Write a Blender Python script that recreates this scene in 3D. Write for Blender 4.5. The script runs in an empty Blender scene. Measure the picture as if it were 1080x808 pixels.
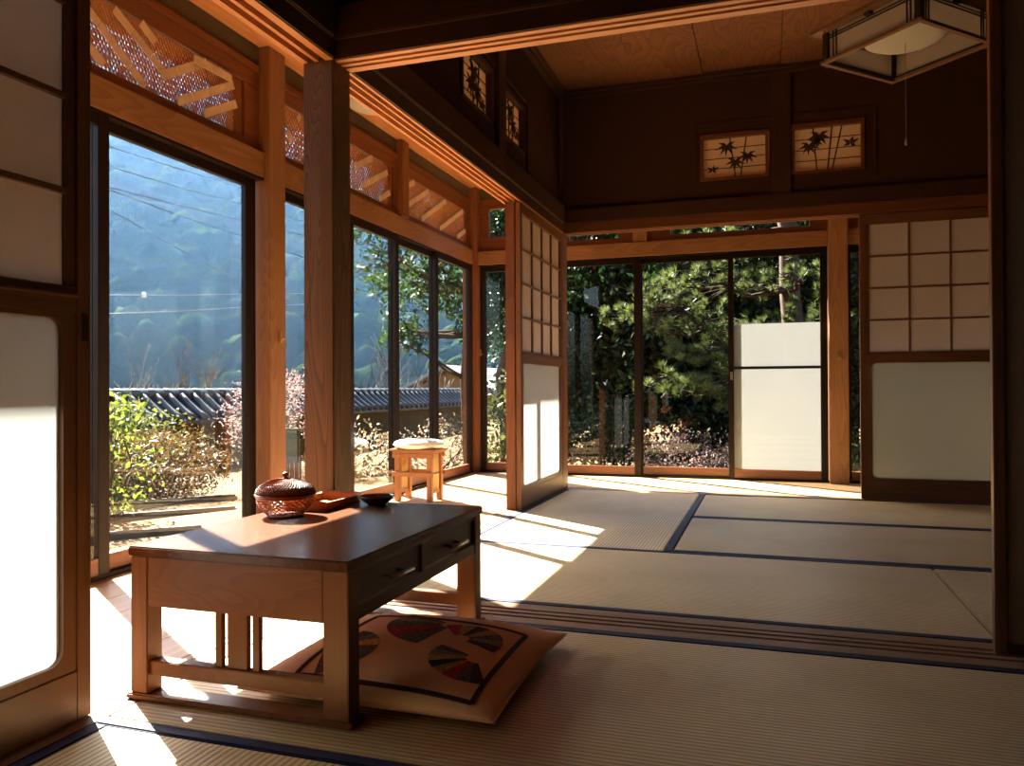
import bpy, bmesh, math, random
import numpy as np
from mathutils import Vector, Matrix
random.seed(7); rng = np.random.default_rng(7)
C = bpy.context.scene
COL = C.collection
H = 0.68                                            # eye height above the mats
SUN = Vector((1.0, -0.69, -1.033)).normalized()     # direction the sunlight travels

# ------------------------------------------------------------------ camera
F = 827.5; YAW, PITCH, ROLL = 0.314833, 0.0075734, 0.0046444
fwd = Vector((-math.sin(YAW)*math.cos(PITCH), math.cos(YAW)*math.cos(PITCH), math.sin(PITCH)))
rt = fwd.cross(Vector((0, 0, 1))).normalized(); dn = fwd.cross(rt)
r2 = math.cos(ROLL)*rt + math.sin(ROLL)*dn; d2 = -math.sin(ROLL)*rt + math.cos(ROLL)*dn
cam = bpy.data.cameras.new('camera'); camo = bpy.data.objects.new('camera', cam); COL.objects.link(camo)
cam.sensor_fit = 'HORIZONTAL'; cam.sensor_width = 36.0; cam.lens = F/1080*36.0
cam.clip_start = 0.02; cam.clip_end = 1000
camo.matrix_world = Matrix(((r2.x, -d2.x, -fwd.x, 0), (r2.y, -d2.y, -fwd.y, 0), (r2.z, -d2.z, -fwd.z, H), (0, 0, 0, 1)))
C.camera = camo

def on(u, v, ax, val):                              # a point of the photographed place from a sight line and a plane
    d = r2*((u-540)/F) + d2*((v-404)/F) + fwd
    i = 'xyz'.index(ax); o = Vector((0, 0, H)); t = (val-o[i])/d[i]
    return o + d*t

# ------------------------------------------------------------------ materials
def nm(name):
    m = bpy.data.materials.new(name); m.use_nodes = True
    nt = m.node_tree; nt.nodes.clear()
    out = nt.nodes.new('ShaderNodeOutputMaterial')
    return m, nt, nt.nodes, nt.links, out
def ramp(N, stops):
    r = N.new('ShaderNodeValToRGB'); e = r.color_ramp.elements
    while len(e) < len(stops): e.new(0.5)
    for i, (p, c) in enumerate(stops):
        e[i].position = p; e[i].color = (*c, 1)
    return r
def pbsdf(N, rough=0.5, col=None, spec=0.5):
    b = N.new('ShaderNodeBsdfPrincipled'); b.inputs['Roughness'].default_value = rough
    b.inputs['Specular IOR Level'].default_value = spec
    if col: b.inputs['Base Color'].default_value = (*col, 1)
    return b
def math_node(N, L, op, a, b=None):
    m = N.new('ShaderNodeMath'); m.operation = op
    for i, x in enumerate((a, b)):
        if x is None: continue
        if isinstance(x, (int, float)): m.inputs[i].default_value = x
        else: L.new(x, m.inputs[i])
    return m.outputs[0]
def wood(name, c_dark, c_mid, c_light, axis='z', ring=9.0, across=7.0, rough=0.45, along=0.55, bump=0.12, spec=0.4, ringmix=0.45):
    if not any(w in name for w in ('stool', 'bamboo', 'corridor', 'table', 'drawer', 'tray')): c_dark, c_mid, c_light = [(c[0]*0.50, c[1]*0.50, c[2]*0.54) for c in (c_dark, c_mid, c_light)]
    m, nt, N, L, out = nm(name)
    tc = N.new('ShaderNodeTexCoord'); mp = N.new('ShaderNodeMapping'); L.new(tc.outputs['Object'], mp.inputs[0])
    sc = [across]*3; sc['xyz'.index(axis)] = along; mp.inputs['Scale'].default_value = sc
    n1 = N.new('ShaderNodeTexNoise'); L.new(mp.outputs[0], n1.inputs['Vector'])
    n1.inputs['Scale'].default_value = 1.0; n1.inputs['Detail'].default_value = 1.5; n1.inputs['Distortion'].default_value = 0.3
    k = math_node(N, L, 'MULTIPLY', n1.outputs['Fac'], ring*2.2)
    k = math_node(N, L, 'FRACT', k)
    mp2 = N.new('ShaderNodeMapping'); L.new(tc.outputs['Object'], mp2.inputs[0])
    sc2 = [across*26]*3; sc2['xyz'.index(axis)] = along*5; mp2.inputs['Scale'].default_value = sc2
    n2 = N.new('ShaderNodeTexNoise'); L.new(mp2.outputs[0], n2.inputs['Vector']); n2.inputs['Scale'].default_value = 1; n2.inputs['Detail'].default_value = 3
    mx = N.new('ShaderNodeMix'); mx.data_type = 'FLOAT'; mx.inputs[0].default_value = 1-ringmix
    L.new(k, mx.inputs[2]); L.new(n2.outputs['Fac'], mx.inputs[3])
    r = ramp(N, [(0.0, c_light), (0.5, c_mid), (0.85, tuple(0.55*a+0.45*b for a, b in zip(c_dark, c_mid))), (1.0, c_light)]); L.new(mx.outputs[0], r.inputs[0])
    n3 = N.new('ShaderNodeTexNoise'); L.new(tc.outputs['Object'], n3.inputs['Vector']); n3.inputs['Scale'].default_value = 2.3
    hs = N.new('ShaderNodeHueSaturation'); L.new(r.outputs[0], hs.inputs['Color'])
    v = math_node(N, L, 'ADD', math_node(N, L, 'MULTIPLY', n3.outputs['Fac'], 0.5), 0.75); L.new(v, hs.inputs['Value'])
    b = pbsdf(N, rough, spec=spec); L.new(hs.outputs[0], b.inputs['Base Color'])
    bp = N.new('ShaderNodeBump'); bp.inputs['Strength'].default_value = bump; bp.inputs['Distance'].default_value = 0.002
    L.new(mx.outputs[0], bp.inputs['Height']); L.new(bp.outputs[0], b.inputs['Normal'])
    L.new(b.outputs[0], out.inputs[0]); return m
def plain(name, col, rough=0.6, spec=0.4, noise=0.15, nscale=30.0, bump=0.0, metal=0.0):
    m, nt, N, L, out = nm(name)
    b = pbsdf(N, rough, col, spec); b.inputs['Metallic'].default_value = metal
    tc = N.new('ShaderNodeTexCoord'); n = N.new('ShaderNodeTexNoise'); L.new(tc.outputs['Object'], n.inputs['Vector'])
    n.inputs['Scale'].default_value = nscale; n.inputs['Detail'].default_value = 4
    r = ramp(N, [(0.25, tuple(c*(1-noise) for c in col)), (0.75, tuple(min(1, c*(1+noise)) for c in col))])
    L.new(n.outputs['Fac'], r.inputs[0]); L.new(r.outputs[0], b.inputs['Base Color'])
    if bump:
        bp = N.new('ShaderNodeBump'); bp.inputs['Strength'].default_value = bump; bp.inputs['Distance'].default_value = 0.004
        L.new(n.outputs['Fac'], bp.inputs['Height']); L.new(bp.outputs[0], b.inputs['Normal'])
    L.new(b.outputs[0], out.inputs[0]); return m
def tatami(name, axis):
    m, nt, N, L, out = nm(name)
    tc = N.new('ShaderNodeTexCoord'); sx = N.new('ShaderNodeSeparateXYZ'); L.new(tc.outputs['Object'], sx.inputs[0])
    across, along = (sx.outputs[1], sx.outputs[0]) if axis == 'x' else (sx.outputs[0], sx.outputs[1])
    s = math_node(N, L, 'SINE', math_node(N, L, 'MULTIPLY', across, 2*math.pi/0.0145))
    s = math_node(N, L, 'MULTIPLY', math_node(N, L, 'ADD', s, 1.0), 0.5)
    row = math_node(N, L, 'FLOOR', math_node(N, L, 'MULTIPLY', across, 1/0.0145))
    t = math_node(N, L, 'SINE', math_node(N, L, 'ADD', math_node(N, L, 'MULTIPLY', along, 2*math.pi/0.006), math_node(N, L, 'MULTIPLY', row, 3.1)))
    hgt = math_node(N, L, 'ADD', s, math_node(N, L, 'MULTIPLY', t, 0.18))
    mp = N.new('ShaderNodeMapping'); L.new(tc.outputs['Object'], mp.inputs[0])
    mp.inputs['Scale'].default_value = (260, 22, 22) if axis == 'y' else (22, 260, 22)
    n = N.new('ShaderNodeTexNoise'); L.new(mp.outputs[0], n.inputs['Vector']); n.inputs['Scale'].default_value = 1; n.inputs['Detail'].default_value = 3
    nb = N.new('ShaderNodeTexNoise'); L.new(tc.outputs['Object'], nb.inputs['Vector']); nb.inputs['Scale'].default_value = 3.0
    f = math_node(N, L, 'ADD', math_node(N, L, 'MULTIPLY', n.outputs['Fac'], 0.45), math_node(N, L, 'MULTIPLY', nb.outputs['Fac'], 0.55))
    r = ramp(N, [(0.3, (0.50, 0.345, 0.155)), (0.5, (0.63, 0.455, 0.225)), (0.7, (0.72, 0.545, 0.295))]); L.new(f, r.inputs[0])
    mul = N.new('ShaderNodeMix'); mul.data_type = 'RGBA'; mul.blend_type = 'MULTIPLY'; mul.inputs[0].default_value = 1
    r2_ = ramp(N, [(0.0, (0.5, 0.43, 0.36)), (0.5, (1, 1, 1))]); L.new(s, r2_.inputs[0])
    L.new(r.outputs[0], mul.inputs[6]); L.new(r2_.outputs[0], mul.inputs[7])
    b = pbsdf(N, 0.5, spec=0.75); L.new(mul.outputs[2], b.inputs['Base Color'])
    bp = N.new('ShaderNodeBump'); bp.inputs['Strength'].default_value = 0.4; bp.inputs['Distance'].default_value = 0.0016
    L.new(hgt, bp.inputs['Height']); L.new(bp.outputs[0], b.inputs['Normal'])
    L.new(b.outputs[0], out.inputs[0]); return m
def glassy(name, tint=(0.93, 0.95, 0.94)):
    m, nt, N, L, out = nm(name)
    tr = N.new('ShaderNodeBsdfTransparent'); tr.inputs[0].default_value = (*tint, 1)
    gl = N.new('ShaderNodeBsdfGlossy'); gl.inputs['Roughness'].default_value = 0.0
    fr = N.new('ShaderNodeFresnel'); fr.inputs[0].default_value = 1.5
    ge = N.new('ShaderNodeNewGeometry')
    f = math_node(N, L, 'MULTIPLY', fr.outputs[0], math_node(N, L, 'SUBTRACT', 1.0, ge.outputs['Backfacing']))
    mx = N.new('ShaderNodeMixShader'); L.new(f, mx.inputs[0]); L.new(tr.outputs[0], mx.inputs[1]); L.new(gl.outputs[0], mx.inputs[2])
    L.new(mx.outputs[0], out.inputs[0]); return m
def sheet(name, trans, diff, mix=0.55, gloss=0.0, fiber=0.0, clear=0.0):     # paper, frosted glass, film: light passes scattered
    m, nt, N, L, out = nm(name)
    t = N.new('ShaderNodeBsdfTranslucent'); t.inputs[0].default_value = (*trans, 1)
    d = N.new('ShaderNodeBsdfDiffuse'); d.inputs[0].default_value = (*diff, 1)
    mx = N.new('ShaderNodeMixShader'); mx.inputs[0].default_value = mix
    L.new(d.outputs[0], mx.inputs[1]); L.new(t.outputs[0], mx.inputs[2]); s = mx.outputs[0]
    if fiber:
        tc = N.new('ShaderNodeTexCoord'); mp = N.new('ShaderNodeMapping'); L.new(tc.outputs['Object'], mp.inputs[0]); mp.inputs['Scale'].default_value = (60, 60, 14)
        n = N.new('ShaderNodeTexNoise'); L.new(mp.outputs[0], n.inputs['Vector']); n.inputs['Detail'].default_value = 5; n.inputs['Scale'].default_value = 1
        r = ramp(N, [(0.3, tuple(c*(1-fiber) for c in trans)), (0.7, trans)]); L.new(n.outputs['Fac'], r.inputs[0]); L.new(r.outputs[0], t.inputs[0])
    if gloss:
        g = N.new('ShaderNodeBsdfGlossy'); g.inputs['Roughness'].default_value = 0.12
        m2 = N.new('ShaderNodeMixShader'); m2.inputs[0].default_value = gloss; L.new(s, m2.inputs[1]); L.new(g.outputs[0], m2.inputs[2]); s = m2.outputs[0]
    if clear:
        tr = N.new('ShaderNodeBsdfTransparent'); m3 = N.new('ShaderNodeMixShader'); m3.inputs[0].default_value = clear; L.new(s, m3.inputs[1]); L.new(tr.outputs[0], m3.inputs[2]); s = m3.outputs[0]
    L.new(s, out.inputs[0]); return m
def leafmat(name, cols, trans=0.45, rough=0.6, k0=0.32, spec=0.25):
    cols = [tuple(x*k0 for x in c) for c in cols]
    m, nt, N, L, out = nm(name)
    tc = N.new('ShaderNodeTexCoord'); n = N.new('ShaderNodeTexNoise'); L.new(tc.outputs['Object'], n.inputs['Vector']); n.inputs['Scale'].default_value = 5.0; n.inputs['Detail'].default_value = 6
    k = len(cols); r = ramp(N, [(0.3+0.4*i/max(1, k-1), c) for i, c in enumerate(cols)]); L.new(n.outputs['Fac'], r.inputs[0])
    b = pbsdf(N, rough, spec=spec); L.new(r.outputs[0], b.inputs['Base Color'])
    t = N.new('ShaderNodeBsdfTranslucent'); hs = N.new('ShaderNodeHueSaturation'); hs.inputs['Saturation'].default_value = 1.1; hs.inputs['Value'].default_value = 1.3
    L.new(r.outputs[0], hs.inputs['Color']); L.new(hs.outputs[0], t.inputs[0])
    mx = N.new('ShaderNodeMixShader'); mx.inputs[0].default_value = trans; L.new(b.outputs[0], mx.inputs[1]); L.new(t.outputs[0], mx.inputs[2])
    L.new(mx.outputs[0], out.inputs[0]); return m

W = {}
for ax in 'xyz':
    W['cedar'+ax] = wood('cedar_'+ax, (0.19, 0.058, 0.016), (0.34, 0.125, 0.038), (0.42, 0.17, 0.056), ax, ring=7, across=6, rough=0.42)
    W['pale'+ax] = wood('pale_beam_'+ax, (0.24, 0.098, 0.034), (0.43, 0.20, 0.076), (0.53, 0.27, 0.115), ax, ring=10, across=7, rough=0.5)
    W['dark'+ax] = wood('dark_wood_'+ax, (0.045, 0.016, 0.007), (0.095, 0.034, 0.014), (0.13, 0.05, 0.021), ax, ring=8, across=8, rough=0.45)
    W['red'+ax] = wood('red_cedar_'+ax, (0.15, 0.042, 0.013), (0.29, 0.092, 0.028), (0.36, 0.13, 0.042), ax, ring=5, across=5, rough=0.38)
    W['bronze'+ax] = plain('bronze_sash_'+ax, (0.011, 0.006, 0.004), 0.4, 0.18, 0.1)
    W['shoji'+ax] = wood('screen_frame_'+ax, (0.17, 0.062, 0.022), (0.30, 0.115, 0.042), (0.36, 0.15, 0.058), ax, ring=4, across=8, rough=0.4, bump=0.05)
for ax in 'xy': W['track'+ax] = wood('corridor_track_'+ax, (0.30, 0.11, 0.036), (0.46, 0.19, 0.068), (0.54, 0.25, 0.095), ax, ring=6, across=6, rough=0.42)
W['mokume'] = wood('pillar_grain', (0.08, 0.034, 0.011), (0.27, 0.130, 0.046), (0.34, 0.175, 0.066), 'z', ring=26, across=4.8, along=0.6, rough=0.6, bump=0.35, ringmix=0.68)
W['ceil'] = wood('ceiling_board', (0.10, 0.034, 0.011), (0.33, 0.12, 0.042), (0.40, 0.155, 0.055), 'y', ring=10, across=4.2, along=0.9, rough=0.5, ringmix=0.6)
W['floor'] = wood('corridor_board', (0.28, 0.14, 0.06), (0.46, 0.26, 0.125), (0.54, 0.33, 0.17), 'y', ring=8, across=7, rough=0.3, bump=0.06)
W['floorx'] = wood('corridor_board_x', (0.34, 0.18, 0.07), (0.56, 0.36, 0.17), (0.64, 0.44, 0.23), 'x', ring=8, across=7, rough=0.3, bump=0.06)
W['table'] = wood('table_wood', (0.035, 0.010, 0.003), (0.095, 0.026, 0.006), (0.125, 0.038, 0.009), 'y', ring=6, across=9, along=0.9, rough=0.24, bump=0.05, spec=0.4)
W['tablex'] = wood('table_wood_x', (0.105, 0.030, 0.008), (0.165, 0.052, 0.014), (0.195, 0.066, 0.019), 'x', ring=7, across=9, along=2.5, rough=0.42, bump=0.05)
W['tablez'] = wood('table_wood_z', (0.105, 0.030, 0.008), (0.165, 0.052, 0.014), (0.195, 0.066, 0.019), 'z', ring=4, across=9, rough=0.42, bump=0.05)
W['drawer'] = wood('drawer_wood', (0.055, 0.024, 0.012), (0.10, 0.045, 0.022), (0.13, 0.06, 0.03), 'y', ring=4, across=12, rough=0.4, bump=0.05)
W['stool'] = wood('stool_wood', (0.20, 0.075, 0.025), (0.31, 0.135, 0.048), (0.36, 0.18, 0.072), 'z', ring=4, across=22, rough=0.45)
W['bamboo'] = wood('bamboo_slat', (0.46, 0.30, 0.11), (0.62, 0.45, 0.20), (0.70, 0.54, 0.28), 'z', ring=3, across=40, rough=0.4)
W['plaster'] = plain('brown_plaster', (0.052, 0.023, 0.013), 0.9, 0.1, 0.12, 60, 0.15)
W['corridor_plaster'] = plain('corridor_plaster', (0.10, 0.075, 0.045), 0.9, 0.1, 0.12, 60, 0.15)
W['fusuma'] = plain('fusuma_cloth', (0.26, 0.18, 0.13), 0.9, 0.15, 0.08, 90, 0.1)
W['black'] = plain('black_lacquer', (0.012, 0.009, 0.008), 0.3, 0.5)
W['navy'] = plain('navy_border_cloth', (0.012, 0.017, 0.058), 0.65, 0.25, 0.2, 200)
W['tatx'] = tatami('tatami_weave_x', 'x'); W['taty'] = tatami('tatami_weave_y', 'y')
W['glass'] = glassy('clear_pane')
W['paper'] = sheet('screen_paper', (0.36, 0.285, 0.24), (0.40, 0.31, 0.255), 0.28, fiber=0.12)
W['ranma_paper'] = sheet('transom_paper', (0.75, 0.60, 0.46), (0.62, 0.46, 0.33), 0.5, fiber=0.08)
W['frost'] = sheet('frosted_pane', (0.335, 0.34, 0.325), (0.17, 0.165, 0.14), 0.27, gloss=0.03)
W['frost_dim'] = sheet('dimmed_frosted_pane', (0.30, 0.305, 0.245), (0.21, 0.20, 0.155), 0.26, gloss=0.03)  # same frosted glass, weaker light and garden green put into its colour
W['film'] = sheet('white_film', (0.31, 0.31, 0.295), (0.34, 0.34, 0.32), 0.25, gloss=0.02, clear=0.14)
W['metal'] = plain('dark_steel', (0.35, 0.33, 0.30), 0.35, 0.5, 0.1, 50, 0, 1.0)
W['brass'] = plain('brass_lock', (0.55, 0.36, 0.14), 0.35, 0.5, 0.1, 50, 0, 0.9)
W['cord'] = plain('pull_cord', (0.25, 0.2, 0.16), 0.8)
W['white'] = sheet('milky_shade', (0.6, 0.57, 0.51), (0.6, 0.57, 0.51), 0.35)
W['stonegrey'] = plain('grey_stone', (0.07, 0.065, 0.055), 0.9, 0.2, 0.3, 14, 0.5)
W['eave'] = wood('eave_board', (0.16, 0.08, 0.035), (0.28, 0.15, 0.07), (0.34, 0.2, 0.1), 'x', ring=6, across=6)

# ------------------------------------------------------------------ mesh helpers
class MB:
    def __init__(s): s.v = []; s.f = []; s.mi = []; s.smooth = []
    def add(s, vs, fs, mi=0, sm=False):
        b = len(s.v); s.v += [tuple(x) for x in vs]; s.f += [tuple(b+i for i in f) for f in fs]; s.mi += [mi]*len(fs); s.smooth += [sm]*len(fs); return s
    def box(s, x0, x1, y0, y1, z0, z1, mi=0, b=0.0, M=None):
        if b <= 0:
            vs = [Vector((x, y, z)) for z in (z0, z1) for y in (y0, y1) for x in (x0, x1)]
            fs = [(0, 2, 3, 1), (4, 5, 7, 6), (0, 1, 5, 4), (2, 6, 7, 3), (0, 4, 6, 2), (1, 3, 7, 5)]
        else:
            bm = bmesh.new(); bmesh.ops.create_cube(bm, size=1)
            for v in bm.verts: v.co = Vector(((x0+x1)/2+v.co.x*(x1-x0), (y0+y1)/2+v.co.y*(y1-y0), (z0+z1)/2+v.co.z*(z1-z0)))
            b = min(b, 0.4*min(x1-x0, y1-y0, z1-z0))
            bmesh.ops.bevel(bm, geom=bm.edges[:], offset=b, segments=2, affect='EDGES')
            bm.verts.index_update(); vs = [v.co.copy() for v in bm.verts]; fs = [[v.index for v in f.verts] for f in bm.faces]; bm.free()
        if M is not None: vs = [M @ v for v in vs]
        return s.add(vs, fs, mi)
    def bar(s, p, q, w, t, up=(0, 0, 1), mi=0, b=0.0):                # rectangular bar from p to q, w wide, t thick along up
        p, q = Vector(p), Vector(q); d = (q-p); l = d.length; d.normalize(); u = Vector(up); sx = d.cross(u)
        if sx.length < 1e-6: sx = d.cross(Vector((1, 0, 0)))
        sx.normalize(); u = sx.cross(d)
        M = Matrix(((d.x, sx.x, u.x, p.x), (d.y, sx.y, u.y, p.y), (d.z, sx.z, u.z, p.z), (0, 0, 0, 1)))
        return s.box(0, l, -w/2, w/2, -t/2, t/2, mi, b, M)
    def tube(s, pts, rad, n=8, mi=0, cap=True):
        pts = [Vector(p) for p in pts]; rads = rad if isinstance(rad, (list, tuple)) else [rad]*len(pts)
        vs = []; fs = []; ref = None
        for i, p in enumerate(pts):
            d = (pts[min(i+1, len(pts)-1)]-pts[max(i-1, 0)]).normalized()
            if ref is None: ref = d.orthogonal().normalized()
            else:
                ref = (ref - d*ref.dot(d))
                ref = ref.normalized() if ref.length > 1e-6 else d.orthogonal().normalized()
            o = d.cross(ref)
            for k in range(n):
                a = 2*math.pi*k/n; vs.append(p+(ref*math.cos(a)+o*math.sin(a))*rads[i])
        for i in range(len(pts)-1):
            for k in range(n): fs.append((i*n+k, i*n+(k+1) % n, (i+1)*n+(k+1) % n, (i+1)*n+k))
        if cap: fs.append(tuple(range(n))[::-1]); fs.append(tuple((len(pts)-1)*n+k for k in range(n)))
        return s.add(vs, fs, mi, True)
    def lathe(s, prof, c, n=32, mi=0, sm=True, sx=1, sy=1):
        vs = []; fs = []
        for r, z in prof:
            for k in range(n):
                a = 2*math.pi*k/n; vs.append((c[0]+r*math.cos(a)*sx, c[1]+r*math.sin(a)*sy, c[2]+z))
        for i in range(len(prof)-1):
            for k in range(n): fs.append((i*n+k, i*n+(k+1) % n, (i+1)*n+(k+1) % n, (i+1)*n+k))
        if prof[0][0] > 1e-5: fs.append(tuple(range(n))[::-1])
        if prof[-1][0] > 1e-5: fs.append(tuple((len(prof)-1)*n+k for k in range(n)))
        return s.add(vs, fs, mi, sm)
    def build(s, name, mats, parent=None, local=False):
        me = bpy.data.meshes.new(name)
        off = Vector((0, 0, 0))
        if parent is not None and not local:
            p = parent
            while p is not None: off += p.location; p = p.parent
        me.from_pydata([(x-off.x, y-off.y, z-off.z) for x, y, z in s.v], [], s.f)
        for m in (mats if isinstance(mats, (list, tuple)) else [mats]): me.materials.append(W[m] if isinstance(m, str) else m)
        me.polygons.foreach_set('material_index', s.mi); me.polygons.foreach_set('use_smooth', s.smooth)
        me.update()
        o = bpy.data.objects.new(name, me); COL.objects.link(o)
        if parent is not None: o.parent = parent
        return o
def tag(o, label, cat, group=None, kind=None):
    o['label'] = label; o['category'] = cat
    if group: o['group'] = group
    if kind: o['kind'] = kind
    return o
def thing(name, label, cat, loc, group=None, kind=None):
    o = bpy.data.objects.new(name, None); o.empty_display_size = 0.05; COL.objects.link(o); o.location = loc
    return tag(o, label, cat, group, kind)
def struct(name, mb, mat, label=None, cat=None):
    o = mb.build(name, mat); o['kind'] = 'structure'
    if label: o['label'] = label
    if cat: o['category'] = cat
    return o
def sempty(name, loc):
    o = bpy.data.objects.new(name, None); COL.objects.link(o); o.location = loc; o['kind'] = 'structure'; return o
def copy_tree(o, parent=None):
    c = o.copy(); COL.objects.link(c)
    if parent is not None: c.parent = parent
    for ch in list(o.children): copy_tree(ch, c)
    return c

# ------------------------------------------------------------------ key planes of the house
XI, XO = -1.315, -1.425           # inner / outer edge of the tracks towards the corridor
YF, YB = 2.216, 2.315             # tracks between the two rooms
YR0, YR1 = 5.185, 5.295           # tracks at the far side of the second room
XG, YG = -2.332, 6.10             # planes of the glass doors
KZ = 1.737                        # underside of the head tracks
XR = 2.42                         # right wall
CZ = 2.69; CE = 2.34              # room ceiling, corridor ceiling

# floor under everything, corridor boards
struct('floor', MB().box(XO, XR+0.1, -1.7, YR1, -0.16, -0.055), 'dark'+'x')
b = MB(); x = XO
while x > -2.40:
    b.box(x-0.1595, x, 0.3, 6.14, -0.055, -0.004, 0, 0.0015); x -= 0.16
struct('floor_corridor', b, 'floor')
b = MB(); y = YR1
while y < 6.12:
    b.box(XO+0.001, XR, y, min(y+0.1595, 6.14), -0.055, -0.004, 0, 0.0015); y += 0.16
struct('floor_back_corridor', b, 'floorx')

# floor tracks with grooves
def track_y(name, x0, x1, y0, y1, z0, z1, grooves, mat, up=True):
    b = MB(); edges = [x0]
    for g0, g1 in grooves: edges += [g0, g1]
    edges.append(x1); d = 0.009 if up else 0.02
    if up: b.box(x0, x1, y0, y1, z0, z1-d)
    else: b.box(x0, x1, y0, y1, z0+d, z1)
    for i in range(0, len(edges), 2):
        if up: b.box(edges[i], edges[i+1], y0, y1, z1-d, z1)
        else: b.box(edges[i], edges[i+1], y0, y1, z0, z0+d)
    return struct(name, b, mat)
def track_x(name, y0, y1, x0, x1, z0, z1, grooves, mat, up=True):
    b = MB(); edges = [y0]
    for g0, g1 in grooves: edges += [g0, g1]
    edges.append(y1); d = 0.009 if up else 0.02
    if up: b.box(x0, x1, y0, y1, z0, z1-d)
    else: b.box(x0, x1, y0, y1, z0+d, z1)
    for i in range(0, len(edges), 2):
        if up: b.box(x0, x1, edges[i], edges[i+1], z1-d, z1)
        else: b.box(x0, x1, edges[i], edges[i+1], z0, z0+d)
    return struct(name, b, mat)
gA = [(-1.411, -1.387), (-1.378, -1.354), (-1.345, -1.326)]
gB = [(2.236, 2.252), (2.268, 2.284)]
gS = [(2.232, 2.247), (2.268, 2.284), (2.306, 2.32)]
gR = [(5.20, 5.216), (5.245, 5.262)]
track_y('sill', XO+0.0005, XI-0.004, -1.6, 5.18, -0.055, 0.0, [(-1.4195, -1.4155), (-1.389, -1.385)], 'pale'+'y')
track_x('sill', 2.18, 2.376, XI-0.003, XR, -0.055, 0.0, gS, 'pale'+'x')
track_x('sill', 5.178, YR1-0.0005, XI-0.003, XR, -0.055, 0.0, [(5.205, 5.209), (5.25, 5.254)], 'pale'+'x')
# head tracks
track_y('lintel', XO, XI, YB, 5.18, KZ, 1.80, gA, 'tracky', False)
track_y('lintel', XO, XI, -1.6, 2.203, KZ, 1.80, [(-1.405, -1.38), (-1.366, -1.342)], 'tracky', False)
track_x('lintel', YF, YB, XI, XR, KZ, 1.80, gB, 'trackx', False)
track_x('lintel', YR0, YR1, XI, XR, KZ, 1.80, gR, 'redx', False)
# rail boards above the head tracks (they project a little into the rooms)
def beam(mb, mat): return struct('beam', mb, mat)
beam(MB().box(-1.345, -1.298, YB+0.001, YR0-0.02, 1.80, 1.918, 0, 0.004), 'darky')
beam(MB().box(-1.345, -1.298, -1.6, 2.19, 1.80, 1.908, 0, 0.004), 'darky')
beam(MB().box(-1.31, XR, 2.196, 2.24, 1.80, 1.906, 0, 0.004), 'darkx')
beam(MB().box(-1.345, XR, 2.29, 2.335, 1.80, 1.906, 0, 0.004), 'darkx')
beam(MB().box(-1.31, XR, 5.165, 5.21, 1.80, 1.893, 0, 0.004), 'darkx')
struct('shade_trim_8', MB().box(XI, XR, YF-0.006, YF-0.0005, KZ+0.004, 1.7995), 'darkx')  # added dark board: shade on the track's front put into its colour
struct('shade_trim_9', MB().box(XI+0.0005, XI+0.006, YB+0.001, 5.165, KZ+0.004, 1.7995), 'darky')  # likewise added, dark colour standing for the unlit inner face
struct('shade_trim_10', MB().box(XI+0.0005, XI+0.006, -1.6, 2.2, KZ+0.004, 1.7995), 'darky')  # same added shade board for the front room
# pillars
def pillar(x0, x1, y0, y1, z0, z1, mat, b=0.004): return struct('pillar', MB().box(x0, x1, y0, y1, z0, z1, 0, b), mat)
pillar(-1.425, -1.315, 2.203, 2.313, -0.05, 2.7, 'mokume')
pillar(-1.425, -1.318, 5.182, 5.292, -0.05, 2.7, 'redz')
pillar(XR-0.05, XR+0.06, 2.21, 2.32, -0.05, 2.7, 'cedarz')

# walls above the head tracks; ranma openings left in them
def wall_y(name, x0, x1, y0, y1, z0, z1, holes, mat):
    b = MB(); ys = sorted(set([y0, y1]+[h for a in holes for h in a[:2]]))
    for i in range(len(ys)-1):
        ym = (ys[i]+ys[i+1])/2; hh = [h for h in holes if h[0] < ym < h[1]]
        if hh: b.box(x0, x1, ys[i], ys[i+1], z0, hh[0][2]); b.box(x0, x1, ys[i], ys[i+1], hh[0][3], z1)
        else: b.box(x0, x1, ys[i], ys[i+1], z0, z1)
    return struct(name, b, mat)
def wall_x(name, y0, y1, x0, x1, z0, z1, holes, mat):
    b = MB(); xs = sorted(set([x0, x1]+[h for a in holes for h in a[:2]]))
    for i in range(len(xs)-1):
        xm = (xs[i]+xs[i+1])/2; hh = [h for h in holes if h[0] < xm < h[1]]
        if hh: b.box(xs[i], xs[i+1], y0, y1, z0, hh[0][2]); b.box(xs[i], xs[i+1], y0, y1, hh[0][3], z1)
        else: b.box(xs[i], xs[i+1], y0, y1, z0, z1)
    return struct(name, b, mat)
hA = [(3.36, 3.80, 2.035, 2.325), (3.965, 4.36, 2.035, 2.325)]
hB = [(-0.407, 0.019, 2.014, 2.318), (0.151, 0.574, 2.010, 2.326)]
wall_y('wall_left', -1.40, -1.34, YB, 5.20, 1.80, CZ, hA, 'plaster')
wall_x('wall_back', 5.205, 5.265, -1.34, XR, 1.80, CZ, hB, 'plaster')
wall_x('wall_partition', 2.245, 2.285, -1.31, XR, 1.80, CZ, [], 'plaster')
wall_y('wall_left_front', -1.40, -1.34, -1.6, 2.20, 1.80, CZ, [], 'plaster')
wall_y('wall_left_near', -1.41, -1.33, -1.6, 0.33, 0.0, KZ, [], 'plaster')
wall_y('wall_right', XR, XR+0.08, -1.6, 6.2, -0.1, CZ+0.05, [], 'plaster')
wall_x('wall_front', -1.68, -1.6, -1.43, XR+0.08, -0.1, CZ+0.05, [], 'plaster')
wall_x('wall_partition_lower', 2.30, 2.312, 1.52, XR-0.05, 0.0, KZ, [], 'fusuma')
wall_x('wall_back_lower', 5.225, 5.28, 1.545, XR, 0.0, KZ, [], 'plaster')
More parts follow.
